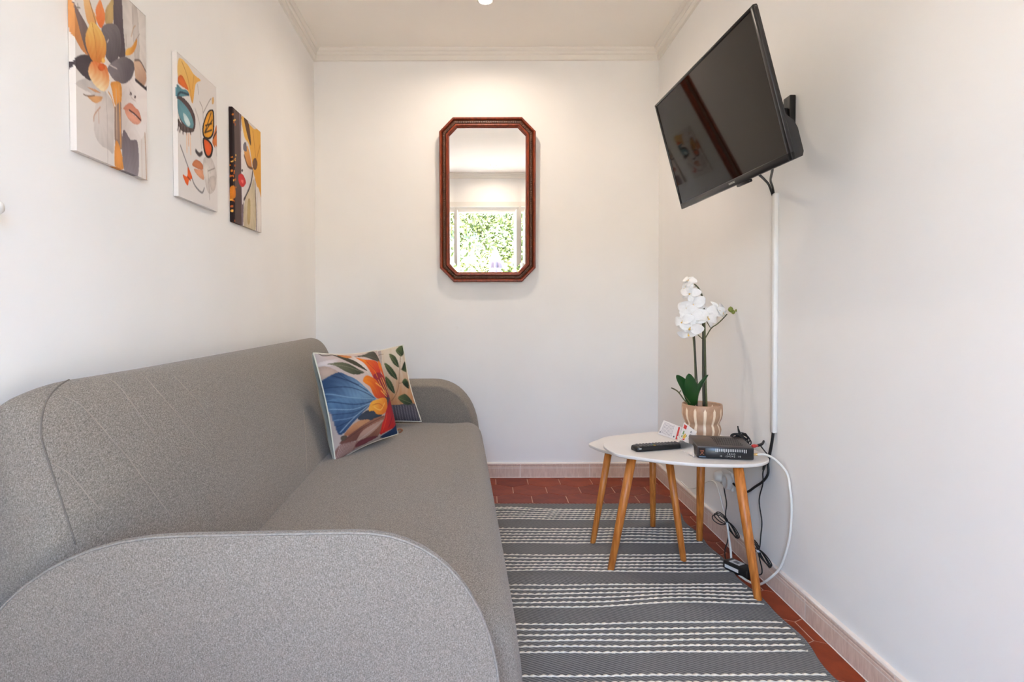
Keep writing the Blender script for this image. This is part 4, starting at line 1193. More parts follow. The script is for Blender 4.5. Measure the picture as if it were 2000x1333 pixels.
for g, (ya, yb) in enumerate(((2.832, 2.700), (2.582, 2.428), (2.306, 2.156), (2.048, 1.898), (1.793, 1.642), (1.534, 1.383), (1.276, 1.13))):
    for k in range(6):
        y0 = ya + (yb - ya) * k / 5
        x1 = rug_edge(y0) - .012
        x0 = -.25
        n = int((x1 - x0) / .0042)
        rings = []
        for i in range(n + 1):
            x = x0 + (x1 - x0) * i / n
            ang = x / .024 * PI + k * 1.3
            yy = y0 + .0030 * math.sin(x * 5 + g) + .0016 * math.sin(x * 17 + k) + .012 * math.exp(-((x - .10) / .2) ** 2) * (1 if g == 0 and k < 2 else 0)
            h = rug_h(x, yy) + .0030
            ca_, sa_ = math.cos(ang), math.sin(ang)
            ring = []
            for q in range(6):
                b_ = 2 * PI * q / 6
                ey, ez = .0046 * math.cos(b_), .0022 * math.sin(b_)
                ring.append((x + ey * .5, yy + ey * ca_ - ez * sa_ + .0012 * math.sin(2 * ang), h + (ey * sa_ + ez * ca_) * .7))
            rings.append(ring)
        MB().loft(rings).build('cord', M_CORD, rug)
# ------------------------------------------------------------------ pair of side tables
M_TOP = mat('white_table_top', (226, 220, 214), .32, var=.008)
def wood_material():
    m, t, b = new_mat('oiled_beech')
    L = t.links.new
    tc = t.nodes.new('ShaderNodeTexCoord')
    mp = t.nodes.new('ShaderNodeMapping'); mp.inputs['Scale'].default_value = (60, 60, 4)
    L(tc.outputs['Object'], mp.inputs[0])
    n = t.nodes.new('ShaderNodeTexNoise'); n.inputs['Scale'].default_value = 2.5; n.inputs['Detail'].default_value = 6; n.inputs['Distortion'].default_value = .4
    L(mp.outputs[0], n.inputs['Vector'])
    r = t.nodes.new('ShaderNodeValToRGB'); r.color_ramp.elements[0].color = lin((168, 92, 30)); r.color_ramp.elements[1].color = lin((220, 140, 64))
    r.color_ramp.elements[0].position = .3; r.color_ramp.elements[1].position = .7
    L(n.outputs[0], r.inputs[0]); L(r.outputs[0], b.inputs['Base Color'])
    b.inputs['Roughness'].default_value = .42
    return m
M_LEG = wood_material()
ZB, ZS = .455, .405
def side_table(c, outline, z, feet, tops, label, r0=.0165, r1=.0125):
    root = empty('side_table', (c[0], c[1], 0), 0, label, 'table', 'white side tables with wooden legs')
    poly = [(p.x - c[0], p.y - c[1]) for p in smooth_path([(a, b, 0) for a, b in outline], 8, True)]
    n = len(poly)
    rings = []
    for s, zz in ((.985, z - .012), (.996, z - .010), (1.0, z - .006), (.999, z - .002), (.992, z)):
        rings.append([(x * s, y * s, zz) for x, y in poly])
    MB().loft(rings, True, True, False).build('table_top', M_TOP, root)
    for (fx, fy, fz), (tx, ty) in zip(feet, tops):
        p0 = Vector((fx - c[0], fy - c[1], fz)); p1 = Vector((tx - c[0], ty - c[1], z - .012))
        d = p1 - p0
        q = MB()
        rings = []
        for s, r in ((0, r1 - .002), (.006, r1), (.5, (r0 + r1) / 2 + .0005), (1, r0)):
            cc = p0 + d * s
            rings.append([(cc.x + r * math.cos(2 * PI * k / 16), cc.y + r * math.sin(2 * PI * k / 16), cc.z) for k in range(16)])
        q.loft(rings).build('leg', M_LEG, root)
    return root
BIG = [(.4535, 2.25), (.4679, 2.135), (.4906, 2.103), (.5198, 2.079), (.6231, 2.014), (.7178, 1.979), (.8122, 1.964), (.9023, 1.969), (.961, 2.001), (.997, 2.066),
       (.999, 2.2), (.992, 2.38), (.955, 2.475), (.88, 2.50), (.75, 2.475), (.58, 2.40), (.49, 2.33)]
SMALL = [(.443, 2.506), (.4505, 2.454), (.4676, 2.408), (.4897, 2.372), (.56, 2.29), (.66, 2.215), (.76, 2.20), (.83, 2.26), (.865, 2.40), (.875, 2.58), (.855, 2.70), (.80, 2.745), (.743, 2.727), (.663, 2.693), (.602, 2.669), (.539, 2.633), (.497, 2.581)]
def leg_top(foot, px, py, z):
    """where the leg, seen through a pixel, meets the underside of the top"""
    p = pt(px, py, z=z)
    return (p.x, p.y)
side_table((.653, 2.44), SMALL, ZS, [(.446, 2.427, .0075), (.748, 2.61, .0075), (.762, 2.245, .009)],
           [(.513, 2.43), (.730, 2.555), (.715, 2.28)], 'lower of the two white side tables, tucked under the other one', .015, .0115)
side_table((.77, 2.20), BIG, ZB, [(.466, 2.171, .008), (.898, 2.451, .0065), (.906, 1.937, .0065)],
           [(.548, 2.175), (.885, 2.40), (.862, 2.00)], 'higher white side table carrying the black set-top box and the orchid', .0175, .013)

# ------------------------------------------------------------------ things on the higher table
# set-top box
E0, E1 = Vector((.7400, 2.049, 0)), Vector((.9240, 2.014, 0))
ex = (E1 - E0).normalized(); ey = Vector((-ex.y, ex.x, 0))
bw, bd, bh = (E1 - E0).length, .186, .0435
box_ = empty('set_top_box', (E0.x, E0.y, ZB), math.atan2(ex.y, ex.x), 'black set-top box with vented lid on the higher side table', 'electronics')
M_BOXT = mat('box_lid', (66, 57, 53), .38, var=.12, scale=60)
M_BOXF = mat('box_front', (30, 31, 33), .3, var=.1)
b_ = MB()
sh = .055        # the lid leans back to the right like the photographed case
def skew(x, y, z): return (x + y * .0, y, z)
b_.rbox((bw / 2, bd / 2, .003 + (bh - .003) / 2), (bw, bd, bh - .003), .003, 2)
b_.build('case', M_BOXT, box_)
MB().rbox((bw / 2, -.0015, .003 + (bh - .006) / 2), (bw - .004, .004, bh - .007), .001, 1).build('front_panel', M_BOXF, box_)
M_VENT = mat('vent_shadow', (14, 12, 12), .6)
v_ = MB()
for i in range(14):
    for j in range(11):
        x = bw * .40 + i * .0062 + (.003 if j % 2 else 0); y = bd * .18 + j * .0115
        v_.box((x, y, bh + .0001), (.0038, .0058, .0006))
v_.build('vent_slots', M_VENT, box_)['kind'] = 'stuff'
for x in (.02, bw - .02):
    for y in (.02, bd - .02): MB().lathe([(.006, 0), (.006, .0035)], 12, (x, y, 0)).build('foot', M_BLACK_SOFT, box_)
M_INK = mat('white_print', (206, 206, 202), .5)
M_ORANGE = mat('orange_emblem', (122, 62, 34), .4)
F_ = lambda x, z: Matrix.Translation((x, -.0037, z)) @ Matrix.Rotation(PI / 2, 4, 'X')
tick = MB()
for i in range(18):
    h = .0118 if i in (0, 1, 5, 7, 16, 17) else .0095
    tick.box((bw * .335 + i * .0058, -.0037, .0312 + (.0118 - h) / 2), (.0024, .0006, h))
tick.build('dial_marks', M_INK, box_)
tx = text_mesh('1 2 3 4 5', .0075, 'printed_numbers', M_INK, box_, F_(bw * .60, .0198))
tx = text_mesh('15    .: 2 4 3 4 2    1 0', .0078, 'printed_numbers', M_INK, box_, F_(bw * .585, .0118))
MB().box((.0165, -.0034, .0245), (.022, .0008, .025)).build('emblem_plate', mat('emblem_plate', (34, 18, 14), .25), box_)
e_ = MB()
for (x0, z0, x1, z1, w) in ((.011, .0285, .0225, .0285, .0028), (.0225, .0285, .0165, .020, .0026), (.012, .0275, .020, .0165, .0022), (.0165, .020, .011, .014, .0022), (.018, .019, .023, .0145, .0018)):
    a = Vector((x0, 0, z0)); b = Vector((x1, 0, z1)); d = (b - a).normalized(); nn = Vector((-d.z, 0, d.x)) * w / 2
    e_.add([a - nn + Vector((0, -.0041, 0)), b - nn + Vector((0, -.0041, 0)), b + nn + Vector((0, -.0041, 0)), a + nn + Vector((0, -.0041, 0)),
            a - nn + Vector((0, -.0033, 0)), b - nn + Vector((0, -.0033, 0)), b + nn + Vector((0, -.0033, 0)), a + nn + Vector((0, -.0033, 0))],
           [(0, 1, 2, 3), (7, 6, 5, 4), (0, 4, 5, 1), (1, 5, 6, 2), (2, 6, 7, 3), (3, 7, 4, 0)])
e_.build('emblem', M_ORANGE, box_)
MB().box((.018, -.0037, .0070), (.022, .0006, .0022)).build('emblem_lettering', mat('blue_grey_print', (120, 140, 160), .5), box_)
# clear plastic sleeve at the left end of the box
sl_ = MB()
def film_material():
    m, t, b = new_mat('clear_film')
    b.inputs['Base Color'].default_value = (.9, .9, .9, 1); b.inputs['Roughness'].default_value = .15
    b.inputs['Transmission Weight'].default_value = .85; b.inputs['IOR'].default_value = 1.2
    return m
P_ = [pt(1350, 872, z=ZB), pt(1364, 897, z=ZB + .001)]
fa, fb = Vector((.7330, 2.225, ZB)), Vector((.7335, 2.052, ZB))
sl_.grid(lambda a, b: fa.lerp(fb, a) + Vector((-.004 * math.sin(PI * a) - .004 * b, 0, .0015 + .040 * b + .002 * math.sin(9 * a))), 14, 5)
sl_.grid(lambda a, b: fa.lerp(fb, a) + Vector((-.004 * math.sin(PI * a) - .004 * b - .0008, 0, .0015 + .040 * b + .002 * math.sin(9 * a))), 14, 5)
tag(sl_.build('plastic_sleeve', film_material()), 'crumpled clear plastic sleeve standing against the left end of the set-top box', 'packaging')

# remote control
ra, rb = Vector((.5475, 2.158, ZB)), Vector((.768, 2.2215, ZB))
rx = (rb - ra).normalized()
rem = empty('remote_control', ra, math.atan2(rx.y, rx.x), 'long black remote control lying on the higher side table', 'remote')
RL = (rb - ra).length
rings = []
for s, w, h in ((0, .021, .013), (.02, .0245, .0175), (.1, .0255, .0195), (.55, .0245, .0185), (.78, .0235, .0175), (.9, .0165, .015), (.97, .0085, .011), (1, .004, .008)):
    x = s * RL
    rings.append([(x, -w * .88, .001), (x, -w, .004), (x, -w * .97, h - .002), (x, -w * .85, h), (x, 0, h + .001), (x, w * .85, h), (x, w * .97, h - .002), (x, w, .004), (x, w * .88, .001)])
MB().loft(rings).build('remote_body', mat('remote_plastic', (20, 19, 20), .38, var=.1), rem)
M_KEY = mat('remote_keys', (86, 80, 80), .45, var=.2)
kc = {3: (170, 130, 40), 4: (60, 110, 70), 5: (60, 80, 130)}
for i in range(13):
    for j in range(4):
        x = .022 + i * .0135; y = -.0165 + j * .011
        if i in (7, 8) and j in (1, 2): continue
        k = MB().rbox((x, y, .0198 - .0001 * i), (.0085, .0065, .0032), .0012, 1).build('button', M_KEY if not (i == 4 and j in (0, 1, 2)) else mat('colour_key', kc[3 + j], .4), rem)
MB().lathe([(.011, 0), (.0105, .0026)], 20, (.1165 + .005, 0, .0178)).build('round_button', M_KEY, rem)
MB().rbox((.012, -.0252, .0125), (.010, .0006, .005), .0002, 1).build('emblem_strip', mat('silver_strip', (190, 190, 190), .3, .6), rem)

# folded leaflet standing behind the remote
M_PAPER = mat('leaflet_paper', (226, 222, 220), .6, var=.02)
leaf_ = empty('folded_leaflet', (.766, 2.33, ZB), 0, 'white folded leaflet with red print standing between remote and pot', 'leaflet')
def quad_at(a, b, c, d): return [Vector(p) for p in (a, b, c, d)]
Lq = [pt(1285.5, 848.5, y=2.445), pt(1325, 861, y=2.328), pt(1331, 835, y=2.345), pt(1296.7, 821.5, y=2.462)]
Rq = [pt(1325.6, 861, y=2.326), pt(1350, 870.5, y=2.250), pt(1361, 844, y=2.258), pt(1336.5, 825.5, y=2.338)]
def panel(q, name, off=.0012):
    n = (q[1] - q[0]).cross(q[3] - q[0]).normalized()
    if n.y > 0: n = -n
    o = Vector(leaf_.location)
    bl = lambda u, v: q[0].lerp(q[1], u).lerp(q[3].lerp(q[2], u), v) - o
    mb = MB().grid(lambda u, v: bl(u, v) + n * off, 10, 10).grid(lambda u, v: bl(u, v), 10, 10)
    for a, b in ((lambda t: (t, 0), 0), (lambda t: (t, 1), 0), (lambda t: (0, t), 0), (lambda t: (1, t), 0)):
        mb.grid(lambda t, s: bl(*a(t)) + n * off * s, 10, 1, False)
    return mb.build(name, M_PAPER, leaf_), n, off
def on_panel(q, n, off, u0, v0, u1, v1, lift):
    """little printed patch on a panel, u along its base, v up"""
    o = Vector(leaf_.location)
    P = lambda u, v: q[0].lerp(q[1], u).lerp(q[3].lerp(q[2], u), v) - o + n * (off + lift)
    return [P(u0, v0), P(u1, v0), P(u1, v1), P(u0, v1)]
lp, ln, lo = panel(Lq, 'left_panel')
rp, rn, ro = panel(Rq, 'right_panel')
M_GREYINK = mat('grey_print', (168, 163, 170), .6); M_REDINK = mat('red_print', (206, 62, 58), .6); M_DARKINK = mat('dark_print', (70, 66, 74), .6)
M_YEL = mat('yellow_print', (224, 180, 70), .6); M_GRN = mat('green_print', (110, 150, 90), .6)
def patch(q, n, off, lst, name, m, parent):
    mb = MB()
    for r in lst: 
        a = on_panel(q, n, off, *r, .0006); mb.add(a, [(0, 1, 2, 3)])
    o = mb.build(name, m, parent); return o
rr = random.Random(3)
rows = []
for k in range(9):
    u = .10 + k * .065
    v = .12
    while v < .9:
        l = rr.uniform(.05, .16); rows.append((u, v, u + .028, min(v + l, .92))); v += l + .03
patch(Lq, ln, lo, rows, 'printed_lines', M_GREYINK, lp)
patch(Lq, ln, lo, [(.045, .12, .085, .24)], 'printed_emblem', M_DARKINK, lp)
patch(Lq, ln, lo, [(.74, .10, .79, .22)], 'printed_emblem', M_DARKINK, lp)
patch(Lq, ln, lo, [(.865, .03, .955, .95)], 'red_band', M_REDINK, lp)
patch(Rq, rn, ro, [(.08, .72, .30, .93)], 'red_badge', M_REDINK, rp)
patch(Rq, rn, ro, [(.24, .22, .44, .40), (.30, .40, .40, .5)], 'printed_picture', M_YEL, rp)
patch(Rq, rn, ro, [(.15, .40, .24, .60), (.12, .22, .2, .34), (.44, .36, .5, .46)], 'printed_picture', M_GRN, rp)
patch(Rq, rn, ro, [(.27, .12, .42, .2)], 'printed_picture', M_REDINK, rp)
# lettering runs down the right panel
ux = -(Rq[3] - Rq[0]).normalized(); uy = (Rq[1] - Rq[0]).normalized()
uy = (uy - ux * uy.dot(ux)).normalized(); uz = ux.cross(uy)
if uz.dot(rn) < 0: uy = -uy; uz = -uz
ctr = Rq[0].lerp(Rq[1], .70).lerp(Rq[3].lerp(Rq[2], .70), .46) + rn * .0016 - Vector(leaf_.location)
mt = Matrix(((ux.x, uy.x, uz.x, ctr.x), (ux.y, uy.y, uz.y, ctr.y), (ux.z, uy.z, uz.z, ctr.z), (0, 0, 0, 1)))
text_mesh('G LIMEZ', .0135, 'lettering', M_DARKINK, rp, mt)

# orchid in a striped pot
PX, PY = .878, 2.375
orch = empty('potted_orchid', (PX, PY, ZB), 0, 'white artificial orchid in a striped beige pot on the higher side table', 'plant')
def pot_material():
    m, t, b = new_mat('striped_glaze')
    L = t.links.new
    tc = t.nodes.new('ShaderNodeTexCoord')
    sx = t.nodes.new('ShaderNodeSeparateXYZ'); L(tc.outputs['Object'], sx.inputs[0])
    at = t.nodes.new('ShaderNodeMath'); at.operation = 'ARCTAN2'; L(sx.outputs[1], at.inputs[0]); L(sx.outputs[0], at.inputs[1])
    mu = t.nodes.new('ShaderNodeMath'); mu.operation = 'MULTIPLY_ADD'; mu.inputs[1].default_value = 13.0 / (2 * PI); mu.inputs[2].default_value = .18; L(at.outputs[0], mu.inputs[0])
    fr = t.nodes.new('ShaderNodeMath'); fr.operation = 'FRACT'; L(mu.outputs[0], fr.inputs[0])
    s1 = t.nodes.new('ShaderNodeMath'); s1.operation = 'SUBTRACT'; s1.inputs[1].default_value = .5; L(fr.outputs[0], s1.inputs[0])
    ab = t.nodes.new('ShaderNodeMath'); ab.operation = 'ABSOLUTE'; L(s1.outputs[0], ab.inputs[0])
    # stripes narrow to a round end below the rim
    h = t.nodes.new('ShaderNodeMapRange'); h.inputs['From Min'].default_value = .118; h.inputs['From Max'].default_value = .130; h.inputs['To Min'].default_value = .14; h.inputs['To Max'].default_value = .0
    L(sx.outputs[2], h.inputs[0])
    lt = t.nodes.new('ShaderNodeMath'); lt.operation = 'LESS_THAN'; L(ab.outputs[0], lt.inputs[0]); L(h.outputs[0], lt.inputs[1])
    n = t.nodes.new('ShaderNodeTexNoise'); n.inputs['Scale'].default_value = 60; L(tc.outputs['Object'], n.inputs['Vector'])
    r = t.nodes.new('ShaderNodeValToRGB'); r.color_ramp.elements[0].color = lin((172, 132, 102)); r.color_ramp.elements[1].color = lin((200, 160, 128)); L(n.outputs[0], r.inputs[0])
    mx = t.nodes.new('ShaderNodeMix'); mx.data_type = 'RGBA'; mx.inputs[7].default_value = lin((244, 222, 194))
    L(lt.outputs[0], mx.inputs[0]); L(r.outputs[0], mx.inputs[6]); L(mx.outputs[2], b.inputs['Base Color'])
    b.inputs['Roughness'].default_value = .45
    return m
prof = [(.050, 0), (.058, .004), (.070, .022), (.0735, .040), (.070, .054), (.0655, .061), (.067, .068), (.074, .082), (.0785, .100), (.0785, .122), (.0775, .136), (.0765, .140), (.0735, .140), (.0725, .134), (.0725, .120), (.060, .112)]
MB().lathe(prof, 48).build('pot', pot_material(), orch)
MB().lathe([(.072, .108), (.071, .116), (.04, .121), (.001, .122)], 32).build('soil', mat('pot_soil', (74, 60, 44), .95, var=.4, scale=80, bump=.6, bscale=120), orch)
M_STEM = mat('orchid_stem', (84, 86, 52), .5, var=.25, scale=25)
M_STEMD = mat('orchid_stake', (58, 56, 40), .5, var=.2, scale=25)
OL = Vector((PX, PY, ZB))
def op(px, py, dy=0.0): return pt(px, py, y=PY + dy) - OL
MB().tube(smooth_path([op(1375, 795, .0), op(1374, 740), op(1374, 680), op(1374, 640), op(1373, 605)], 5), .0060, 8).build('stake', M_STEMD, orch)
MB().tube(smooth_path([op(1380, 795, -.012), op(1378, 740, -.012), op(1377, 690, -.01), op(1376, 640, -.008), op(1374, 600, -.006), op(1371, 578, -.004), op(1364, 563, -.004), op(1356, 555, -.004)], 5), [.0042] * 20 + [.0042 - .0018 * i / 15 for i in range(16)], 7).build('flower_stem', M_STEM, orch)
MB().tube(smooth_path([op(1356, 795, .012), op(1358, 760, .012), op(1357, 700, .012), op(1354, 658, .012), op(1352, 635, .012)], 5), .0032, 7).build('flower_stem', M_STEM, orch)
MB().tube(smooth_path([op(1361, 795, .004), op(1362, 760, .004), op(1359, 710, .004), op(1356, 658, .004), op(1350, 625, .004)], 5), .0028, 7).build('flower_stem', M_STEMD, orch)
MB().tube(smooth_path([op(1378, 660, -.01), op(1389, 642, -.012), op(1400, 634, -.014), op(1409, 626, -.014), op(1420, 614, -.014)], 5), .0024, 7).build('flower_stem', M_STEM, orch)
MB().tube(smooth_path([op(1389, 642, -.012), op(1384, 635, -.016), op(1380, 628, -.02)], 4), .0016, 6).build('flower_stem', M_STEM, orch)
MB().tube(smooth_path([op(1374, 664, -.01), op(1366, 657, -.014), op(1358, 650, -.02)], 4), .0018, 6).build('flower_stem', M_STEM, orch)
for q in ([(1369, 571), (1362, 571), (1358, 564)], [(1371, 577), (1366, 579), (1361, 577)], [(1367, 567), (1363, 561), (1357, 559)]):
    MB().tube(smooth_path([op(a, b, -.006) for a, b in q], 4), .0013, 6).build('flower_stem', M_STEM, orch)
M_OLEAF = mat('orchid_leaf', (26, 66, 24), .35, var=.25, scale=12)
def leaf_blade(base, mid, tip, width, name, m, fold=.25, tw=Vector((1, 0, 0))):
    ax = smooth_path([base, mid, tip], 9)
    n = len(ax) - 1
    mb = MB()
    def fn(a, b):
        i = b * n; k = min(int(i), n - 1); p = ax[k].lerp(ax[k + 1], i - k)
        t = (ax[min(k + 1, n)] - ax[max(k - 1, 0)]).normalized()
        s = (tw - t * tw.dot(t)).normalized(); nn = s.cross(t)
        w = width * (math.sin(PI * min(1, (b * .86 + .14))) ** .75) * (1 if b < .97 else .6)
        x = (a - .5) * 2
        return p + s * w * x - nn * abs(x) ** 1.5 * w * fold
    mb.grid(fn, 8, 18)
    mb.grid(lambda a, b: fn(a, b) + Vector((0, .0012, -.0004)), 8, 18)
    return mb.build(name, m, orch)
leaf_blade(op(1352, 792, -.010), op(1343, 760, -.02), op(1321, 733, -.03), .0225, 'leaf', M_OLEAF, .25, Vector((.8, 0, .6)))
leaf_blade(op(1354, 793, -.016), op(1351, 760, -.04), op(1345, 730, -.05), .0290, 'leaf', M_OLEAF, .2, Vector((1, .15, 0)))
leaf_blade(op(1357, 793, -.012), op(1366, 762, -.03), op(1384, 732, -.04), .0160, 'leaf', M_OLEAF, .55, Vector((.75, .5, -.5)))
MB().tube(smooth_path([op(1343, 788, -.02), op(1336, 781, -.025), op(1328, 770, -.025), op(1321, 763, -.025), op(1311, 758, -.025)], 5), .0026, 6).build('air_root', M_STEM, orch)
MB().tube(smooth_path([op(1330, 772, -.025), op(1327, 768, -.025), op(1330, 763, -.025)], 4), .0020, 6).build('air_root', M_STEM, orch)
MB().tube(smooth_path([op(1348, 788, -.022), op(1342, 780, -.028), op(1336, 773, -.03)], 4), .0020, 6).build('air_root', M_STEM, orch)
def petal_material():
    m, t, b = new_mat('white_petal')
    b.inputs['Base Color'].default_value = (.88, .87, .85, 1); b.inputs['Roughness'].default_value = .55
    b.inputs['Subsurface Weight'].default_value = .0
    L = t.links.new
    tc = t.nodes.new('ShaderNodeTexCoord'); n = t.nodes.new('ShaderNodeTexNoise'); n.inputs['Scale'].default_value = 120; L(tc.outputs['Object'], n.inputs['Vector'])
    r = t.nodes.new('ShaderNodeValToRGB'); r.color_ramp.elements[0].color = (.80, .79, .77, 1); r.color_ramp.elements[1].color = (.90, .89, .87, 1); L(n.outputs[0], r.inputs[0]); L(r.outputs[0], b.inputs['Base Color'])
    return m
M_PETAL = petal_material()
M_LIP = mat('orchid_lip', (226, 186, 96), .5, var=.2)
M_LIPR = mat('orchid_throat', (226, 196, 140), .5, var=.2)
def flower(c, facing, size, roll=0.0):
    d = Vector(facing).normalized()
    s = d.cross(Vector((0, 0, 1)));  s = s.normalized() if s.length > .1 else Vector((1, 0, 0)); u = s.cross(d) * 1.0
    if u.z < 0: u = -u
    s, u = s * math.cos(roll) + u * math.sin(roll), u * math.cos(roll) - s * math.sin(roll)
    pet = MB()
    for ang, l, w, lift in ((90, 1.15, .34, -.12), (215, 1.15, .34, -.10), (325, 1.15, .34, -.10), (168, 1.3, .55, .06), (12, 1.3, .55, .06)):
        a = math.radians(ang); r_ = s * math.cos(a) + u * math.sin(a); t_ = d.cross(r_)
        def fn(p, q, r_=r_, t_=t_, l=l, w=w, lift=lift):
            x = (p - .5) * 2
            ww = w * size * (math.sin(PI * (q * .90 + .07)) ** .6)
            return c + r_ * (size * l * q) + t_ * ww * x * .95 + d * size * (lift + .34 * q * (1 - q) * 2 - .34 * q * q + .10 * x * x * (1 - q) + .03 * math.sin(7 * x + 5 * q))
        pet.grid(fn, 6, 7)
    f = pet.build('flower', M_PETAL, orch)
    lip = MB()
    lip.grid(lambda p, q: c + d * size * (.12 + .22 * math.sin(PI * q * .8)) - u * size * (.03 + .22 * q) + s * size * .11 * (p - .5) * 2 * math.sin(PI * (q * .8 + .15)), 4, 5)
    lip.build('lip', M_LIP, f)
    tc_ = c + d * size * .14
    MB().lathe([(.001, -.003), (size * .06, 0), (size * .045, .004), (.001, .005)], 10, tc_).build('throat', M_LIPR, f)
FL = [((1345, 549), -.010, (-.6, -.5, .5), .026, .2), ((1340, 563), -.016, (-.9, -.3, .1), .026, .7), ((1348, 573), -.03, (-.5, -.8, .1), .032, .1),
      ((1354, 596), -.035, (-.25, -.9, -.15), .040, -.35), ((1341, 604), -.03, (-.6, -.75, .1), .034, .3), ((1351, 617), -.045, (-.3, -.9, .05), .038, .15), ((1334, 628), -.04, (-.75, -.6, .05), .036, -.2),
      ((1348, 640), -.05, (-.35, -.85, -.2), .040, .4), ((1344, 652), -.04, (-.2, -.8, -.5), .032, -.3), ((1381, 621), -.045, (.25, -.93, .1), .042, .25), ((1401, 606), -.03, (.35, -.85, .25), .036, -.2), ((1411, 612), -.02, (.6, -.6, -.2), .030, .3), ((1366, 588), -.02, (.3, -.8, .3), .028, .9)]
for (a, b), dy, fc, sz, rl in FL: flower(op(a, b, dy), fc, sz, rl)
M_BUD = mat('green_bud', (120, 128, 50), .5, var=.25, scale=40)
for (a, b, r) in ((1427, 605, .0105), (1432, 610, .008), (1438, 607, .005)):
    c = op(a, b, -.014)
    MB().lathe([(.0005, -r * 1.1), (r * .7, -r * .7), (r, 0), (r * .7, r * .75), (.0005, r * 1.2)], 12, c).build('bud', M_BUD, orch)
# ------------------------------------------------------------------ wall mirror
def mahogany(name, c1, c2):
    m, t, b = new_mat(name)
    L = t.links.new
    tc = t.nodes.new('ShaderNodeTexCoord'); mp = t.nodes.new('ShaderNodeMapping'); mp.inputs['Scale'].default_value = (18, 18, 5)
    L(tc.outputs['Object'], mp.inputs[0])
    n = t.nodes.new('ShaderNodeTexNoise'); n.inputs['Scale'].default_value = 4; n.inputs['Detail'].default_value = 6; n.inputs['Distortion'].default_value = .6
    L(mp.outputs[0], n.inputs['Vector'])
    r = t.nodes.new('ShaderNodeValToRGB'); r.color_ramp.elements[0].color = lin(c1); r.color_ramp.elements[1].color = lin(c2); r.color_ramp.elements[0].position = .3; r.color_ramp.elements[1].position = .7
    L(n.outputs[0], r.inputs[0]); L(r.outputs[0], b.inputs['Base Color'])
    b.inputs['Roughness'].default_value = .38
    return m
M_MAHO = mahogany('red_mahogany', (96, 34, 13), (148, 60, 26))
M_CARVE = mahogany('carved_band', (70, 44, 34), (112, 78, 60))
def octagon(w, h, cx, cz):
    return [(-w, -h + cz), (-w + cx, -h), (w - cx, -h), (w, -h + cz), (w, h - cz), (w - cx, h), (-w + cx, h), (-w, h - cz)]
MW, MH, MCX, MCZ = .2755, .468, .0785, .0800
def off_oct(d):
    """octagon moved inwards by d, keeping the bevelled corners parallel"""
    w, h = MW - d, MH - d
    l = math.hypot(MCX, MCZ)
    k = d * (MCX + MCZ - l) / l if False else 0
    # distance form of the corner: line x/MCX-like; shift so that every side moves by d
    nx, nz = MCZ / l, MCX / l
    c = nx * MW + nz * (MH - MCZ) - d               # nx*x + nz*z = c
    x_at = (c - nz * h) / nx                        # corner start on the top side
    z_at = (c - nx * w) / nz
    return [(-w, -z_at), (-x_at, -h), (x_at, -h), (w, -z_at), (w, z_at), (x_at, h), (-x_at, h), (-w, z_at)]
TILT = math.radians(1.28)
mir = empty('wall_mirror', (.0175, YB - .002, 1.608 - MH), 0, 'tall octagonal mirror in a dark red wooden frame on the back wall', 'mirror')
mir.rotation_euler = (TILT, 0, 0)
MC = Vector((0, 0, MH))
def frame_ring(prof, name, m):
    """prof: (inset, protrusion)"""
    rings = []
    for d, p in prof:
        rings.append([(x, -p * 1.35, z + MH) for x, z in off_oct(d)])
    rings.append(rings[0])
    return MB().loft(rings, True, False, False).build(name, m, mir)
frame_ring([(0, .001), (0, .020), (.002, .026), (.006, .029), (.011, .029), (.015, .025), (.0175, .018), (.0175, .001)], 'outer_moulding', M_MAHO)
frame_ring([(.0175, .001), (.0175, .017), (.021, .021), (.027, .0225), (.033, .021), (.0365, .017), (.0365, .001)], 'carved_band', M_CARVE)
frame_ring([(.0365, .001), (.0365, .020), (.040, .025), (.046, .0255), (.051, .022), (.054, .015), (.0572, .009), (.0572, .001)], 'inner_moulding', M_MAHO)
# little carved notches along the middle band
nb = MB()
o8 = off_oct(.027)
for i in range(8):
    a, b = Vector((o8[i][0], 0, o8[i][1])), Vector((o8[(i + 1) % 8][0], 0, o8[(i + 1) % 8][1]))
    n = int((b - a).length / .0125); t = (b - a).normalized(); s = Vector((-t.z, 0, t.x))
    for k in range(n):
        p = a.lerp(b, (k + .5) / n) + Vector((0, -.0292, MH))
        nb.add([p - t * .005, p - s * .0065, p + t * .005, p + s * .0065, p + Vector((0, -.0038, 0))], [(0, 1, 4), (1, 2, 4), (2, 3, 4), (3, 0, 4)])
nb.build('carving', M_CARVE, mir)['kind'] = 'stuff'
def mirror_material():
    m, t, b = new_mat('silvered_glass')
    b.inputs['Base Color'].default_value = (.93, .93, .92, 1); b.inputs['Metallic'].default_value = 1; b.inputs['Roughness'].default_value = .0
    return m
M_MIR = mirror_material()
DEP = .0095
q0, q1 = off_oct(.0565), off_oct(.0815)
MB().add([(x, -DEP, z + MH) for x, z in q1], [tuple(range(8))]).build('mirror_glass', M_MIR, mir)
bv = MB().loft([[(x, -DEP - .00035, z + MH) for x, z in q0], [(x, -DEP, z + MH) for x, z in q1]], True, False, False).build('bevelled_rim', M_MIR, mir)
MB().prism([(x, z) for x, z in off_oct(.02)], 0, .004, Matrix.Translation((0, 0, MH)) @ Matrix.Rotation(PI / 2, 4, 'X')).build('backing_board', M_CARVE, mir)

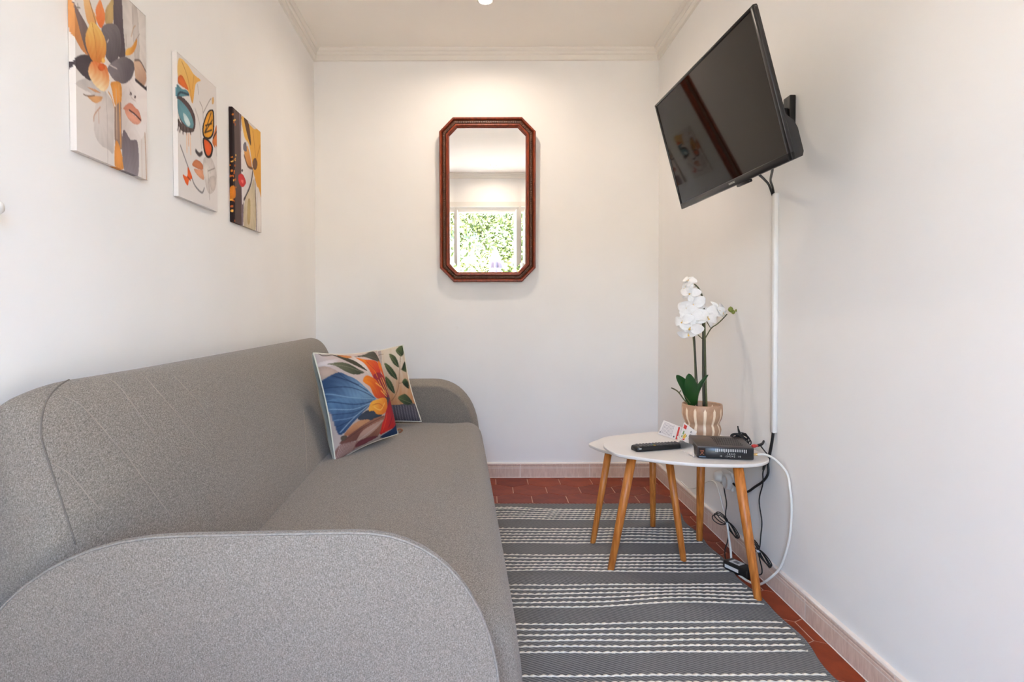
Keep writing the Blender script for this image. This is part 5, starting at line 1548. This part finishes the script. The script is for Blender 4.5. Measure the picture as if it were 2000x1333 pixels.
# ------------------------------------------------------------------ television on its bracket
YAW, TLT = math.radians(-87.14), math.radians(15.19)
tv = empty('television', (.7027, 1.847, 1.5427), 0, 'black flat-screen television tilted down from a bracket on the right wall', 'television')
tv.rotation_euler = (TLT, 0, YAW)
tv.rotation_mode = 'XYZ'
TW, TH = .725, .398
M_BEZ = mat('tv_bezel', (22, 20, 20), .33, var=.06)
def screen_material():
    m, t, b = new_mat('tv_screen')
    b.inputs['Base Color'].default_value = (.005, .0042, .0035, 1); b.inputs['Roughness'].default_value = .035; b.inputs['IOR'].default_value = 1.38; b.inputs['Specular Tint'].default_value = (1.0, .84, .72, 1)
    return m
# local: x along the width, y to the back, z up; front face at y = 0
bz = MB()
bw_, bb_ = .0085, .020
bz.rbox((0, .006, TH / 2 - bw_ / 2), (TW, .012, bw_), .0015, 1); bz.rbox((0, .006, -TH / 2 + bb_ / 2), (TW, .012, bb_), .0015, 1)
bz.rbox((-TW / 2 + bw_ / 2, .006, 0), (bw_, .012, TH), .0015, 1); bz.rbox((TW / 2 - .016 / 2, .006, 0), (.016, .012, TH), .0015, 1)
bz.build('bezel', M_BEZ, tv)
MB().box((-.0035, .006, .006), (TW - .020, .006, TH - .024)).build('screen', screen_material(), tv)
bkc = MB()
prof = [(TH / 2 - .002, .0105), (TH / 2 - .004, .013), (-.03, .014), (-.085, .015), (-.105, .034), (-.125, .040), (-TH / 2 + .014, .040), (-TH / 2 + .003, .034), (-TH / 2 + .001, .0105)]
rings = []
for x, s in ((-TW / 2 + .002, .7), (-TW / 2 + .012, .9), (-TW / 2 + .05, 1), (TW / 2 - .05, 1), (TW / 2 - .010, .95), (TW / 2 - .001, .85)):
    rings.append([(x, .0105 + (y - .0105) * s, z) for z, y in prof])
bkc.loft(rings, True, True, False)
bkc.build('back_cover', M_BLACK, tv)
MB().rbox((.10, .008, -TH / 2 - .004), (.075, .012, .009), .002, 1).build('sensor_housing', M_BEZ, tv)
text_mesh('SAMSUNG', .0085, 'lettering', mat('silver_print', (190, 188, 184), .35, .4), tv, Matrix.Translation((.045, -.0003, -TH / 2 + .010)) @ Matrix.Rotation(PI / 2, 4, 'X'))
M_STEEL = mat('black_steel', (20, 20, 21), .45, .3, var=.1)
brk = empty('television_bracket', (XR, 1.94, 1.60), 0, 'black steel swing bracket on the right wall holding the television', 'bracket')
MB().rbox((-.010, 0, -.003), (.020, .046, .146), .004, 2).build('wall_plate', M_STEEL, brk)
MB().rbox((-.034, 0, .0), (.028, .030, .060), .004, 2).build('hinge', M_STEEL, brk)
a1 = Vector((-.040, 0, 0)); 
tb_ = Matrix.Translation((.7027, 1.847, 1.5427)) @ Matrix.Rotation(YAW, 4, 'Z') @ Matrix.Rotation(TLT, 4, 'X')
a3 = tb_ @ Vector((0.02, .040, .03)) - Vector(brk.location)
def bar(a, b, w, h, name):
    a, b = Vector(a), Vector(b); d = (b - a); L = d.length; t = d / L
    s = Vector((0, 0, 1)).cross(t).normalized(); u = t.cross(s)
    mt = Matrix(((t.x, s.x, u.x, (a.x + b.x) / 2), (t.y, s.y, u.y, (a.y + b.y) / 2), (t.z, s.z, u.z, (a.z + b.z) / 2), (0, 0, 0, 1)))
    return MB().rbox((0, 0, 0), (L, w, h), .004, 2, mt).build(name, M_STEEL, brk)
a2 = (a1 + a3) / 2 + Vector((0, .10, .0))
bar(a1, a2, .022, .040, 'arm'); bar(a2, a3, .022, .040, 'arm')
MB().lathe([(.016, -.03), (.016, .03)], 16, a2).build('pivot', M_STEEL, brk)
mt = Matrix.Translation(a3) @ Matrix.Rotation(YAW, 4, 'Z') @ Matrix.Rotation(TLT, 4, 'X')
MB().rbox((0, -.012, 0), (.12, .012, .12), .003, 1, mt).build('mounting_plate', M_STEEL, brk)

# ------------------------------------------------------------------ canvases on the left wall
def canvas(y0, y1, z0, z1, art, bgc, label, th, side=None):
    c = Vector((xl((y0 + y1) / 2), (y0 + y1) / 2, z0))
    root = empty('canvas_print', c, SA, label, 'picture', 'canvas prints on the left wall')
    w, h = (y1 - y0) / math.cos(SA), z1 - z0
    NU, NV = 180, 260
    # local x away from the wall, y along it
    mb = MB().grid(lambda a, b: (th, (a - .5) * w, (1 - b) * h), NU, NV, False)
    # wrapped edges belong to the printed cloth
    ne = 4
    mb.grid(lambda a, b: (th * a + .001, -.5 * w, (1 - b) * h), ne, NV, False)
    mb.grid(lambda a, b: (th * (1 - a) + .001 * a, .5 * w, (1 - b) * h), ne, NV, False)
    mb.grid(lambda a, b: (th * (1 - b) + .001 * b, (a - .5) * w, 0), NU, ne, False)
    mb.grid(lambda a, b: (th * b + .001, (a - .5) * w, h), NU, ne, False)
    o = mb.build('printed_canvas', M_PRINT, root)
    g = lambda u, v, n1, n2: np.meshgrid(u, v)
    U, V = [], []
    def put(f, n1, n2):
        A, B = np.meshgrid(np.linspace(0, 1, n1 + 1), np.linspace(0, 1, n2 + 1))
        u, v = f(A.ravel(), B.ravel()); U.append(u); V.append(v)
    e = th / w
    put(lambda a, b: (a, b), NU, NV)
    put(lambda a, b: (a * e * 1.0 - e * 1.0, b), ne, NV)
    put(lambda a, b: (1 - a * .01, b), ne, NV)
    put(lambda a, b: (a, 1 - b * .01), NU, ne)
    put(lambda a, b: (a, .01 * b), NU, ne)
    set_print(o, soften(paint(np.concatenate(U), np.concatenate(V), bgc, art), NV + 1, NU + 1))
    fb = MB()
    t_ = .016
    for yy in (-.5 * w + t_ / 2 + .002, .5 * w - t_ / 2 - .002): fb.box((th * .5, yy, h / 2), (th - .004, t_, h - .004))
    for zz in (t_ / 2 + .002, h - t_ / 2 - .002): fb.box((th * .5, 0, zz), (th - .004, w - 2 * t_ - .006, t_))
    fb.build('stretcher_frame', mat('pine', (206, 180, 140), .7, var=.1), root)
    return root
canvas(1.270, 1.560, 1.319, 1.748, ART_C1, (222, 214, 208), 'canvas of a woman wearing a big orange and grey flower, nearest on the left wall', .014)
canvas(1.727, 2.008, 1.311, 1.730, ART_C2, (224, 218, 214), 'canvas of a face with teal eye and orange butterfly, middle of three', .014)
canvas(2.150, 2.458, 1.300, 1.716, ART_C3, (214, 206, 200), 'canvas of red lips and yellow flower with dark left strip, farthest of three', .012)

# knob near the left picture edge
kp = pt(-4, 405, y=1.033)
kb = empty('wall_peg', (xl(1.033), 1.033, kp.z), SA, 'small round white peg on the left wall at the picture edge', 'peg')
MB().lathe([(.010, 0), (.010, .004), (.005, .006), (.005, .016), (.011, .020), (.013, .026), (.010, .032), (.001, .034)], 20, (0, 0, 0), Matrix.Rotation(PI / 2, 4, 'Y')).build('peg_head', M_PLASTIC_W, kb)

# ------------------------------------------------------------------ cables, trunking and socket on the right wall
tr_ = empty('cable_trunking', (XR, 2.034, .5475), 0, 'white plastic cable cover running down the right wall below the television', 'cable cover')
MB().rbox((-.0075, 0, .4135), (.015, .022, .827), .002, 1).build('cover', M_PLASTIC_W, tr_)
tvb = lambda x, z: tb_ @ Vector((x, .042, z))
tag(MB().tube(smooth_path([tvb(.10, -TH / 2 + .03), tvb(.13, -TH / 2 + .004), pt(1494, 352, x=.90), pt(1502, 362, x=.965), pt(1509, 382, x=.998)], 8), .0038, 8).build('television_cable', M_BLACK_SOFT), 'black cable curving from the screen into the wall trunking, left of two', 'cable', 'television cables')
tag(MB().tube(smooth_path([tvb(.20, -TH / 2 + .03), tvb(.20, -TH / 2 + .006), pt(1505, 352, x=.925), pt(1509, 366, x=.985), pt(1512, 384, x=.999)], 8), .0036, 8).build('television_cable', M_BLACK_SOFT), 'black cable dropping straight from the screen into the wall trunking, right of two', 'cable', 'television cables')
# from the trunking down behind the table
def wp(px, py, x=.999): return pt(px, py, x=x)
tag(MB().tube(smooth_path([wp(1511, 838, .9985), wp(1509, 855, .998), wp(1506, 873, .998), wp(1502, 893, 1.0), wp(1500, 905, 1.0025), wp(1500, 925, 1.0), wp(1491, 940, .998), wp(1474, 952, .998), wp(1460, 961, .998), wp(1447, 958, .996), wp(1432, 945, .985)], 8), [.0052] * 30 + [.0044] * 51, 8).build('mains_cable', M_BLACK_SOFT), 'thick black cable coming out of the trunking down to the wall socket', 'cable')
skt = empty('wall_socket', (XR, 2.43, .275), 0, 'white double wall socket with a round adaptor under the tables', 'socket')
MB().rbox((-.006, 0, 0), (.012, .125, .076), .004, 2).build('socket_plate', M_PLASTIC_W, skt)
my = Matrix.Rotation(-PI / 2, 4, 'Y')
MB().lathe([(.033, .010), (.033, .024), (.030, .030), (.022, .032), (.0215, .014)], 28, (0, 0, 0), Matrix.Translation((0, -.040, -.002)) @ my).build('round_adaptor', M_PLASTIC_W, skt)
MB().lathe([(.0205, .013), (.0205, .0150)], 24, (0, 0, 0), Matrix.Translation((0, -.040, -.002)) @ my).build('socket_recess', M_BLACK, skt)
MB().lathe([(.024, .010), (.024, .022), (.018, .040), (.010, .046)], 20, (0, 0, 0), Matrix.Translation((0, .035, -.002)) @ my).build('plug', M_PLASTIC_W, skt)
# white aerial cable: along the baseboard, up, down to the floor and round to the box
M_WCABLE = mat('white_cable', (224, 222, 216), .45, var=.02)
tag(MB().tube(smooth_path([wp(1330, 941, .985), wp(1345, 954, .996), wp(1360, 953, 1.001), wp(1372, 947, 1.001), wp(1386, 940, 1.001), wp(1397, 944, 1.0), wp(1404, 962, .999), wp(1411, 990, .998), wp(1416, 1008, .99)], 7), .0028, 7).build('telephone_cable', M_WCABLE), 'thin white cable stuck along the right wall above the baseboard', 'cable')
bxr = Vector((.9240, 2.014, 0)) + ey * .012 + Vector((0, 0, ZB + .019))
con = [bxr + ex * .004, bxr + ex * .014, bxr + ex * .020]
cpts = [bxr + ex * .014, pt(1496, 889, y=2.0), pt(1516, 900, y=1.965), pt(1540, 925, y=1.935), pt(1557, 955, y=1.915), pt(1566, 985, y=1.905), pt(1566, 1015, y=1.905), pt(1557, 1050, y=1.915), pt(1543, 1082, y=1.94), pt(1522, 1112, y=1.97),
        pt(1500, 1133, y=2.00), pt(1483, 1142, z=.006), pt(1465, 1138, z=.004), pt(1446, 1126, z=.004), pt(1436, 1116, z=.004), pt(1429, 1100, z=.01), pt(1427, 1075, y=2.26), pt(1423, 1045, y=2.31), pt(1420, 1022, y=2.335)]
for p in cpts: p.x = min(p.x, .997)
tag(MB().tube(smooth_path(cpts, 8), .0042, 9).build('aerial_cable', M_WCABLE), 'white aerial cable looping from the set-top box down to the floor', 'cable')
cn = empty('aerial_connector', bxr, math.atan2(ex.y, ex.x), 'gold aerial connector plugged into the right side of the set-top box', 'connector')
MB().lathe([(.0035, 0), (.0042, .001), (.0042, .006), (.0032, .007), (.0045, .008), (.0045, .018), (.0035, .020)], 14, (0, 0, 0), my.inverted()).build('gold_plug', mat('gold_metal', (206, 170, 110), .3, .8), cn)

def bow(c, rad, ax1, ax2, dirs, seed):
    """tied coil: flattened loops leaving the knot in the given directions"""
    r = random.Random(seed); mb = MB()
    for ang, ln, wd in dirs:
        for k in range(3):
            a = math.radians(ang + (k - 1) * 9)
            d = ax1 * math.cos(a) + ax2 * math.sin(a); s = ax2 * math.cos(a) - ax1 * math.sin(a)
            nn = ax1.cross(ax2)
            L = ln * (.86 + .1 * k); W = wd * (.7 + .2 * k)
            pts = [c + d * (L * .5 * (1 - math.cos(t))) + s * (W * math.sin(t)) + nn * (.004 * (k - 1) + .003 * math.sin(t)) for t in [2 * PI * i / 28 for i in range(29)]]
            mb.tube(pts, rad, 6)
    return mb
AX1, AX2 = Vector((.10, -.99, 0)).normalized(), Vector((0, 0, 1))
# first lead: socket -> bow -> adapter
pA = empty('adapter_lead', (0, 0, 0), 0, 'black lead with a tied bow hanging from the wall socket to the power adapter', 'cable')
b1 = pt(1420, 1021, x=.972)
MB().tube(smooth_path([wp(1413, 948, .985), wp(1416, 965, .99), wp(1419, 985, .99), wp(1417, 1005, .985), b1, pt(1423, 1040, x=.965), pt(1421, 1058, x=.955), pt(1416, 1075, x=.945), pt(1417, 1092, x=.935), pt(1424, 1094, x=.93)], 8), .0022, 7).build('lead', M_BLACK_SOFT, pA)
bow(b1, .0020, Vector((.25, -.97, 0)).normalized(), AX2, ((176, .085, .015), (-30, .080, .017)), 1).build('tied_loops', M_BLACK_SOFT, pA)
MB().lathe([(.006, -.005), (.007, 0), (.006, .005)], 12, b1).build('cable_tie', mat('grey_tie', (150, 160, 166), .4), pA)
# second lead: box side -> bow -> adapter
pB = empty('adapter_lead', (0, 0, 0), 0, 'black lead with a tied bow hanging at the right of the front table leg', 'cable')
b2 = pt(1481, 1076, x=.975)
MB().tube(smooth_path([pt(1493, 912, x=.985), pt(1490, 925, x=.985), pt(1490, 945, x=.988), pt(1484, 968, x=.99), pt(1483, 985, x=.99), pt(1488, 1020, x=.988), pt(1486, 1045, x=.985), pt(1484, 1068, x=.98), b2, pt(1483, 1090, x=.972), pt(1488, 1112, x=.965), pt(1487, 1122, x=.955), pt(1478, 1124, z=.006)], 8), .0022, 7).build('lead', M_BLACK_SOFT, pB)
bow(b2, .0020, AX1, AX2, ((-18, .085, .015), (165, .06, .012)), 2).build('tied_loops', M_BLACK_SOFT, pB)
MB().lathe([(.006, -.005), (.007, 0), (.006, .005)], 12, b2).build('cable_tie', mat('white_tie', (214, 212, 216), .4), pB)
MB().tube([pt(1494, 905, x=.985), pt(1491, 918, x=.985)], [.0065, .004], 8).build('lead_plug', M_BLACK_SOFT, pB)
# adapter brick on the floor
ad_ = empty('power_adapter', (.938, 2.155, 0), math.radians(-63), 'black power adapter brick with white labels on the floor', 'adapter')
MB().rbox((0, 0, .0185), (.108, .052, .034), .005, 2).build('adapter_body', M_BLACK, ad_)
M_LABEL = mat('white_label', (206, 206, 206), .6, var=.04)
MB().box((-.012, 0, .0358), (.046, .032, .0006)).build('label', M_LABEL, ad_)
MB().box((-.012, 0, .0362), (.022, .018, .0004)).build('label_print', mat('label_grey', (120, 120, 122), .6), ad_)
MB().box((-.014, -.0262, .0185), (.060, .0006, .012)).build('label', M_LABEL, ad_)
# coil of black cable behind the box
cb = empty('cable_bundle', (.955, 2.19, ZB), 0, 'tangled coil of thin black cable with red plug behind the set-top box', 'cable')
r = random.Random(11)
mb = MB()
for k in range(9):
    ang = r.uniform(-.7, .7); R1 = r.uniform(.022, .036); R2 = r.uniform(.012, .022)
    c = Vector((r.uniform(-.012, .012), r.uniform(-.012, .03), .030 + r.uniform(-.004, .010)))
    if k == 0: c.z += .022; R2, R1, ang = .024, .012, 1.4
    d = Vector((math.cos(ang), math.sin(ang) * .6, math.sin(ang) * .5)).normalized(); s = Vector((r.uniform(-.3, .3), .3, 1)).normalized()
    mb.tube(smooth_path([c + d * R1 * math.cos(t) + s * R2 * math.sin(t) + Vector((0, .003 * math.sin(3 * t), 0)) for t in [2 * PI * i / 12 for i in range(13)]], 3), .0022, 6)
mb.build('coils', M_BLACK_SOFT, cb)
mb = MB()
for k in range(4):
    mb.tube([Vector((-.006 + .004 * k, .004 + .02 * math.cos(t), .030 + .022 * math.sin(t))) for t in [2 * PI * i / 16 for i in range(17)]], .0021, 6)
mb.build('wrapped_turns', M_BLACK_SOFT, cb)
cbo = Vector(cb.location)
rp0 = pt(1470, 872, y=2.05); rp1 = pt(1479, 871, y=2.07)
MB().tube([rp0 - cbo, (rp0 * .6 + rp1 * .4) - cbo, rp1 - cbo], [.0055, .0062, .0045], 10).build('red_plug', mat('red_plastic', (196, 50, 46), .4), cb)
MB().tube(smooth_path([rp1 - cbo, pt(1488, 868, y=2.09) - cbo, pt(1492, 862, y=2.12) - cbo], 4), [.005, .005, .005, .005, .0048, .0045, .0042, .004, .004], 9).build('black_plug', M_BLACK_SOFT, cb)
MB().tube(smooth_path([pt(1486, 872, y=2.08) - cbo, pt(1493, 881, y=2.06) - cbo, pt(1500, 889, y=2.045) - cbo], 4), .0022, 7).build('lead', M_BLACK_SOFT, cb)

# ------------------------------------------------------------------ recessed ceiling lights
def lens_material():
    m, t, b = new_mat('lit_lens')
    b.inputs['Base Color'].default_value = (.9, .9, .88, 1)
    b.inputs['Emission Color'].default_value = (1.0, .93, .80, 1); b.inputs['Emission Strength'].default_value = 9
    return m
M_LENS = lens_material()
for (x, y, nm) in ((.007, 2.885, 'round recessed ceiling light glowing near the back wall'), (.10, .02, 'round recessed ceiling light near the balcony door, seen in the mirror')):
    d = empty('ceiling_light', (x, y, ZC), 0, nm, 'light', 'recessed ceiling lights')
    MB().lathe([(.0405, -.0005), (.0400, -.0030), (.0360, -.0045), (.0320, -.0040), (.0310, -.0005)], 36).build('trim_ring', M_CROWN, d)
    MB().lathe([(.0305, -.0006), (.0290, -.0035), (.001, -.0042)], 32).build('lens', M_LENS, d)
    la = bpy.data.lights.new('ceiling_light_beam', 'AREA'); la.shape = 'DISK'; la.size = .056; la.energy = LAMP_POWER * (1.0 if y > 1 else 0.75); la.color = (1.0, .84, .68); la.spread = math.radians(160)
    lo = bpy.data.objects.new('ceiling_light_beam', la); COL.objects.link(lo); lo.location = (x, y, ZC - .006)
